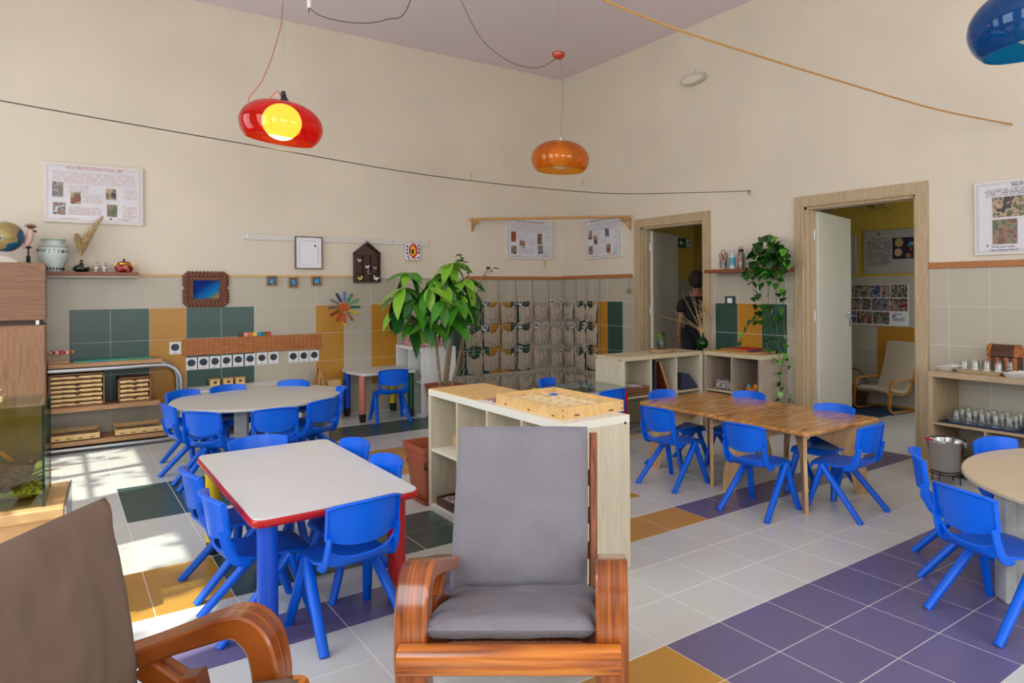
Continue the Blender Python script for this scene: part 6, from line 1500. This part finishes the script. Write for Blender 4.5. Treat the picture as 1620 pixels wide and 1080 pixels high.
# bentwood cantilever chair
BW = wood('bentwood', (170, 112, 44), (196, 138, 64), (3, 3, 3), .35)
t = thing('bentwood_chair', "child's bentwood lounge chair with cream cushion beyond the doorway", 'chair', (1.80, -3.62, .008), radians(172))
for s in (-1, 1):
    y = s * .23; P = curve_pts([(.26, y, .02), (-.22, y, .02), (.24, y, .02)][:1] + [(-.18, y, .014), (.10, y, .014), (.20, y, .016), (.255, y, .06), (.245, y, .20), (.235, y, .30), (.20, y, .345), (.10, y, .35), (-.12, y, .345), (-.2, y, .33)], 5)
    part('arm_frame', MB().tube(P[1:], .010, 4, ry=.022, up=(0, 1, 0)), BW, t, True)
    part('back_rail', MB().tube(curve_pts([(.20, s * .2, .22), (0, s * .2, .19), (-.12, s * .2, .24), (-.22, s * .19, .48), (-.27, s * .18, .70)], 5), .008, 4, ry=.016, up=(0, 1, 0)), BW, t, True)
part('cross_rail', MB().box(.17, .19, -.22, .22, .20, .24, .003), BW, t); part('cross_rail', MB().box(-.17, -.15, -.22, .22, .004, .028, .003), BW, t)
G = [[(p.x, u * .19, p.z + .02 - .012 * u * u) for u in [j / 6 - 1 for j in range(13)]] for p in curve_pts([(.235, 0, .215), (.18, 0, .245), (0, 0, .21), (-.10, 0, .23), (-.16, 0, .34), (-.22, 0, .50), (-.28, 0, .72)], 5)]
part('cushion', MB().shell(G, .035), mat('cream_cushion', (188, 172, 148), .9, bump=.2, bs=40), t, True, ang=60)
# wicker basket
WK = wood('wicker_dark', (72, 42, 22), (124, 80, 44), (40, 40, 12), .7)
t = thing('wicker_basket', 'brown wicker basket with hoop handle next to the bentwood chair', 'basket', (1.88, -3.18, .008))
part('basket', MB().lathe([(.10, 0), (.13, .06), (.15, .17), (.158, .22), (.145, .22), (.12, .05)], 24), WK, t, True)
part('hoop_handle', MB().tube([(0, .15 * cos(a), .21 + .20 * sin(a)) for a in [pi * k / 18 for k in range(19)]], .010, 8), WK, t, True); bd = MB()
for z in (.04, .09, .14, .19): bd.tube([((.118 + .2 * z) * cos(a), (.118 + .2 * z) * sin(a), z) for a in [2 * pi * k / 24 for k in range(25)]], .006, 5)
part('weave_band', bd, WK, t, True)
solid('folded_leaflet', MB().box(1.84, 1.93, -3.22, -3.12, .20, .30, .003), blobs('leaflet', [(200, 60, 60), (206, 200, 196), (150, 60, 60)], 50, seed=3), 'red and white packet sticking out of the wicker basket', 'packet')
# hanging pods and twigs
t = thing('hanging_mobile', 'hanging mobile of grey paper pods, twigs and foil leaves beyond the doorways', 'mobile', (1.6, -3.5, 2.36)); FOIL = mat('foil', (190, 196, 206), .25, .8); POD = mat('paper_pod', (120, 112, 100), .8); TW = mat('twig_dark', (60, 50, 44), .8)
for (x, y, z, q) in ((1.75, -3.33, 2.33, .13), (1.7, -2.95, 2.31, .12), (.9, -2.35, 2.30, .16), (1.0, -2.15, 2.32, .12)): part('pod', MB().ball((x, y, z), q, q, q * .55, 14, 8), POD, t, True, world=True)
rr = random.Random(9)
for k in range(22):
    a = rr.uniform(-.2, 1.4); p0 = (1.72, -3.42, 2.33); L = rr.uniform(.12, .42); part('twig', MB().tube([p0, (1.72 + rr.uniform(-.1, .1), -3.42 - L * cos(a), 2.33 - L * sin(a) * .65)], .004, 4), TW, t, world=True)
fm_ = MB()
for k in range(70): c = Vector((1.65 + rr.uniform(-.1, .1), -3.45 - rr.random() * .36, 2.35 - rr.random() ** 2 * .12)); u = Vector((rr.uniform(-1, 1), rr.uniform(-1, 1), rr.uniform(-1, 1))) * .02; w = Vector((rr.uniform(-1, 1), rr.uniform(-1, 1), rr.uniform(-1, 1))) * .014; fm_.add([c - u, c + w, c + u, c - w], [(0, 1, 2, 3)])
part('foil_leaves', fm_, FOIL, t, world=True, kind='stuff')
mg = mat('paint_green2', (120, 170, 50), .6); part('green_leaf', MB().box(1.62, 1.66, -3.80, -3.77, 2.27, 2.33), mg, t, world=True)
# exit sign and notice on the far yellow wall
t = thing('exit_sign', 'dark green exit sign with white arrow and running figure', 'sign', (1.955, -.355, 2.03))
part('plate', MB().box(-.145, .145, -.006, 0, -.07, .07, .001), mat('sign_green', (10, 72, 52), .4, emis=(10, 72, 52), es=.02), t); SW_ = mat('sign_white', (224, 228, 214), .5)
part('arrow', MB().add([(-.118, -.0068, 0), (-.075, -.0068, .042), (-.06, -.0068, .03), (-.08, -.0068, .009), (-.02, -.0068, .009), (-.02, -.0068, -.009), (-.08, -.0068, -.009), (-.06, -.0068, -.03), (-.075, -.0068, -.042)], [(0, 1, 2, 3, 4, 5, 6, 7, 8)]), SW_, t)
part('door_symbol', MB().box(.025, .13, -.0068, -.006, -.058, .058), SW_, t)
rm = MB(); gm_ = mat('sign_green', (10, 72, 52), .4)
rm.lathe([(.011, 0), (.011, .001)], 12, M=Matrix.Translation((.085, -.0068, .038)) @ Matrix.Rotation(pi / 2, 4, 'X'))
for a, b in (((.082, .022), (.070, -.012)), ((.080, .018), (.052, .008)), ((.052, .008), (.045, -.008)), ((.082, .018), (.104, .004)), ((.104, .004), (.115, .016)), ((.070, -.012), (.048, -.028)), ((.048, -.028), (.036, -.045)), ((.072, -.012), (.096, -.026)), ((.096, -.026), (.092, -.05))): rm.tube([(a[0], -.0075, a[1]), (b[0], -.0075, b[1])], .005, 6)
part('running_figure', rm, gm_, t)
t = thing('notice_sheet', 'pale printed notice on the yellow wall behind the standing person', 'notice', (2.147, -.62, 1.35)); t.rotation_euler = (0, 0, -pi / 2); part('sheet', MB().box(-.13, .13, -.003, 0, 0, .42), print_lines('print_n', (176, 160, 110), (110, 96, 60), .03, 30), t)
# woman seen from behind in the far doorway
def mkskin(name, verts, edges, radii, m, parent, sub=2):
    me = D.meshes.new(name); me.from_pydata(verts, edges, []); o = D.objects.new(name, me); COL.objects.link(o)
    md = o.modifiers.new('skin', 'SKIN'); md.use_smooth_shade = True
    if not me.skin_vertices: 
        bpy.context.view_layer.objects.active = o; bpy.ops.mesh.customdata_skin_add()
    for i, r_ in enumerate(radii): me.skin_vertices[0].data[i].radius = (r_, r_) if isinstance(r_, (int, float)) else r_
    me.skin_vertices[0].data[0].use_root = True
    s2 = o.modifiers.new('sub', 'SUBSURF'); s2.levels = sub; s2.render_levels = sub; me.materials.append(m); o.parent = parent; WM[o] = WM[parent].copy(); return o
pt = thing('person', 'person with dark curly hair and black T-shirt, back turned, beyond the first doorway', 'person', (.58, -1.93, 0), radians(58))
SK = mat('skin', (150, 98, 72), .55)
V = [(0, 0, .82), (0, 0, .95), (0, 0, 1.08), (0, 0, 1.20), (0, 0, 1.27), (.01, 0, 1.33), (.015, 0, 1.40), (0, .09, .80), (.01, .10, .45), (-.01, .10, .08), (.09, .10, .03), (0, -.09, .80), (.01, -.10, .45), (-.01, -.10, .08), (.09, -.10, .03),
     (0, .16, 1.20), (-.01, .21, .97), (.05, .21, .77), (0, -.16, 1.20), (-.01, -.21, .97), (.05, -.21, .77)]
Ed = [(0, 1), (1, 2), (2, 3), (3, 4), (4, 5), (5, 6), (0, 7), (7, 8), (8, 9), (9, 10), (0, 11), (11, 12), (12, 13), (13, 14), (3, 15), (15, 16), (16, 17), (3, 18), (18, 19), (19, 20)]
Rd = [(.10, .14), (.09, .12), (.09, .13), (.09, .13), .055, .05, .055, .085, .055, .04, .03, .085, .055, .04, .03, .05, .038, .026, .05, .038, .026]
body = mkskin('body', V, Ed, Rd, SK, pt)
part('head', MB().ball((.02, 0, 1.435), .078, .070, .098, 18, 12), SK, body, True)
part('face', MB().ball((.098, 0, 1.425), .014, .012, .020, 10, 6).ball((.082, .028, 1.445), .012, .010, .008, 8, 5).ball((.082, -.028, 1.445), .012, .010, .008, 8, 5).ball((.086, 0, 1.39), .010, .022, .006, 8, 5), SK, body, True)
part('ear', MB().ball((.012, .072, 1.43), .014, .006, .022, 8, 6).ball((.012, -.072, 1.43), .014, .006, .022, 8, 6), SK, body, True)
hm = MB().ball((0, 0, 0), .098, .098, .108, 26, 18); hm.v = [(x - .012 + .0, y, z + 1.462) for x, y, z in [(x * (1 + .18 * noise.noise(Vector((x * 26, y * 26, z * 26)))), y * (1 + .18 * noise.noise(Vector((x * 26 + 3, y * 26, z * 26)))), z * (1 + .14 * noise.noise(Vector((x * 26, y * 26 + 5, z * 26))))) for x, y, z in hm.v]]
hm.v = [(min(x, .062 if z < 1.47 else x), y, z) for x, y, z in hm.v]
part('hair', hm, mat('dark_hair', (34, 22, 16), .8, bump=.8, bs=60), pt, True)
BT = mat('black_tshirt', (18, 18, 20), .9)
mkskin('t_shirt', [(0, 0, .80), (0, 0, .95), (0, 0, 1.1), (0, 0, 1.215), (0, 0, 1.27), (0, .165, 1.20), (-.005, .205, 1.06), (0, -.165, 1.20), (-.005, -.205, 1.06)], [(0, 1), (1, 2), (2, 3), (3, 4), (3, 5), (5, 6), (3, 7), (7, 8)], [(.12, .165), (.115, .155), (.12, .16), (.11, .15), .062, .072, .062, .072, .062], BT, pt)
mkskin('trousers', [(0, 0, .86), (0, .095, .78), (.01, .10, .45), (-.01, .10, .10), (0, -.095, .78), (.01, -.10, .45), (-.01, -.10, .10)], [(0, 1), (1, 2), (2, 3), (0, 4), (4, 5), (5, 6)], [(.115, .15), .105, .075, .06, .105, .075, .06], mat('dark_trousers', (26, 26, 32), .9), pt)
part('shoe', MB().ball((.05, .10, .03), .12, .042, .032, 14, 8), BLACK, pt, True); part('shoe', MB().ball((.05, -.10, .03), .12, .042, .032, 14, 8), BLACK, pt, True)
for s in (-1, 1):
    b0 = Vector((.055, s * .212, .745)); V = [tuple(b0), tuple(b0 + Vector((.012, 0, -.045)))]; Ed = [(0, 1)]; Rd = [(.02, .03), (.016, .034)]
    for k, L in enumerate((.058, .066, .062, .048)):
        y_ = (k - 1.5) * .018; a0 = len(V); V += [tuple(b0 + Vector((.014 + y_, 0, -.07))), tuple(b0 + Vector((.018 + y_, -s * .006, -.07 - L * .55))), tuple(b0 + Vector((.014 + y_, -s * .018, -.07 - L)))]; Ed += [(1, a0), (a0, a0 + 1), (a0 + 1, a0 + 2)]; Rd += [.0095, .0085, .0075]
    a0 = len(V); V += [tuple(b0 + Vector((.045, -s * .004, -.035))), tuple(b0 + Vector((.058, -s * .012, -.07)))]; Ed += [(0, a0), (a0, a0 + 1)]; Rd += [.010, .008]
    mkskin('hand', V, Ed, Rd, SK, body)

# small fittings on the bare walls
solid('blank_cover', MB().lathe([(.05, 0), (.048, .006)], 28, M=Matrix.Translation((-1.97, 0, 3.68)) @ Matrix.Rotation(pi / 2, 4, 'X')), PLASTER, 'round painted-over blanking plate high on the left wall', 'cover plate')
TAPE = mat('old_tape', (196, 176, 120), .6)
solid('tape_strip', MB().box(-1.375, -1.355, -.0015, 0, 2.70, 2.80), TAPE, 'yellowed tape strip on the left wall above the rod', 'tape')
solid('tape_strip', MB().box(-.0015, 0, -.47, -.445, 2.70, 2.80), TAPE, 'yellowed tape strip on the right wall near the corner', 'tape')
solid('tape_strip', MB().box(-.31, -.275, -.0015, 0, 1.64, 1.745), TAPE, 'yellowed tape strip under the dim poster left of the corner', 'tape')
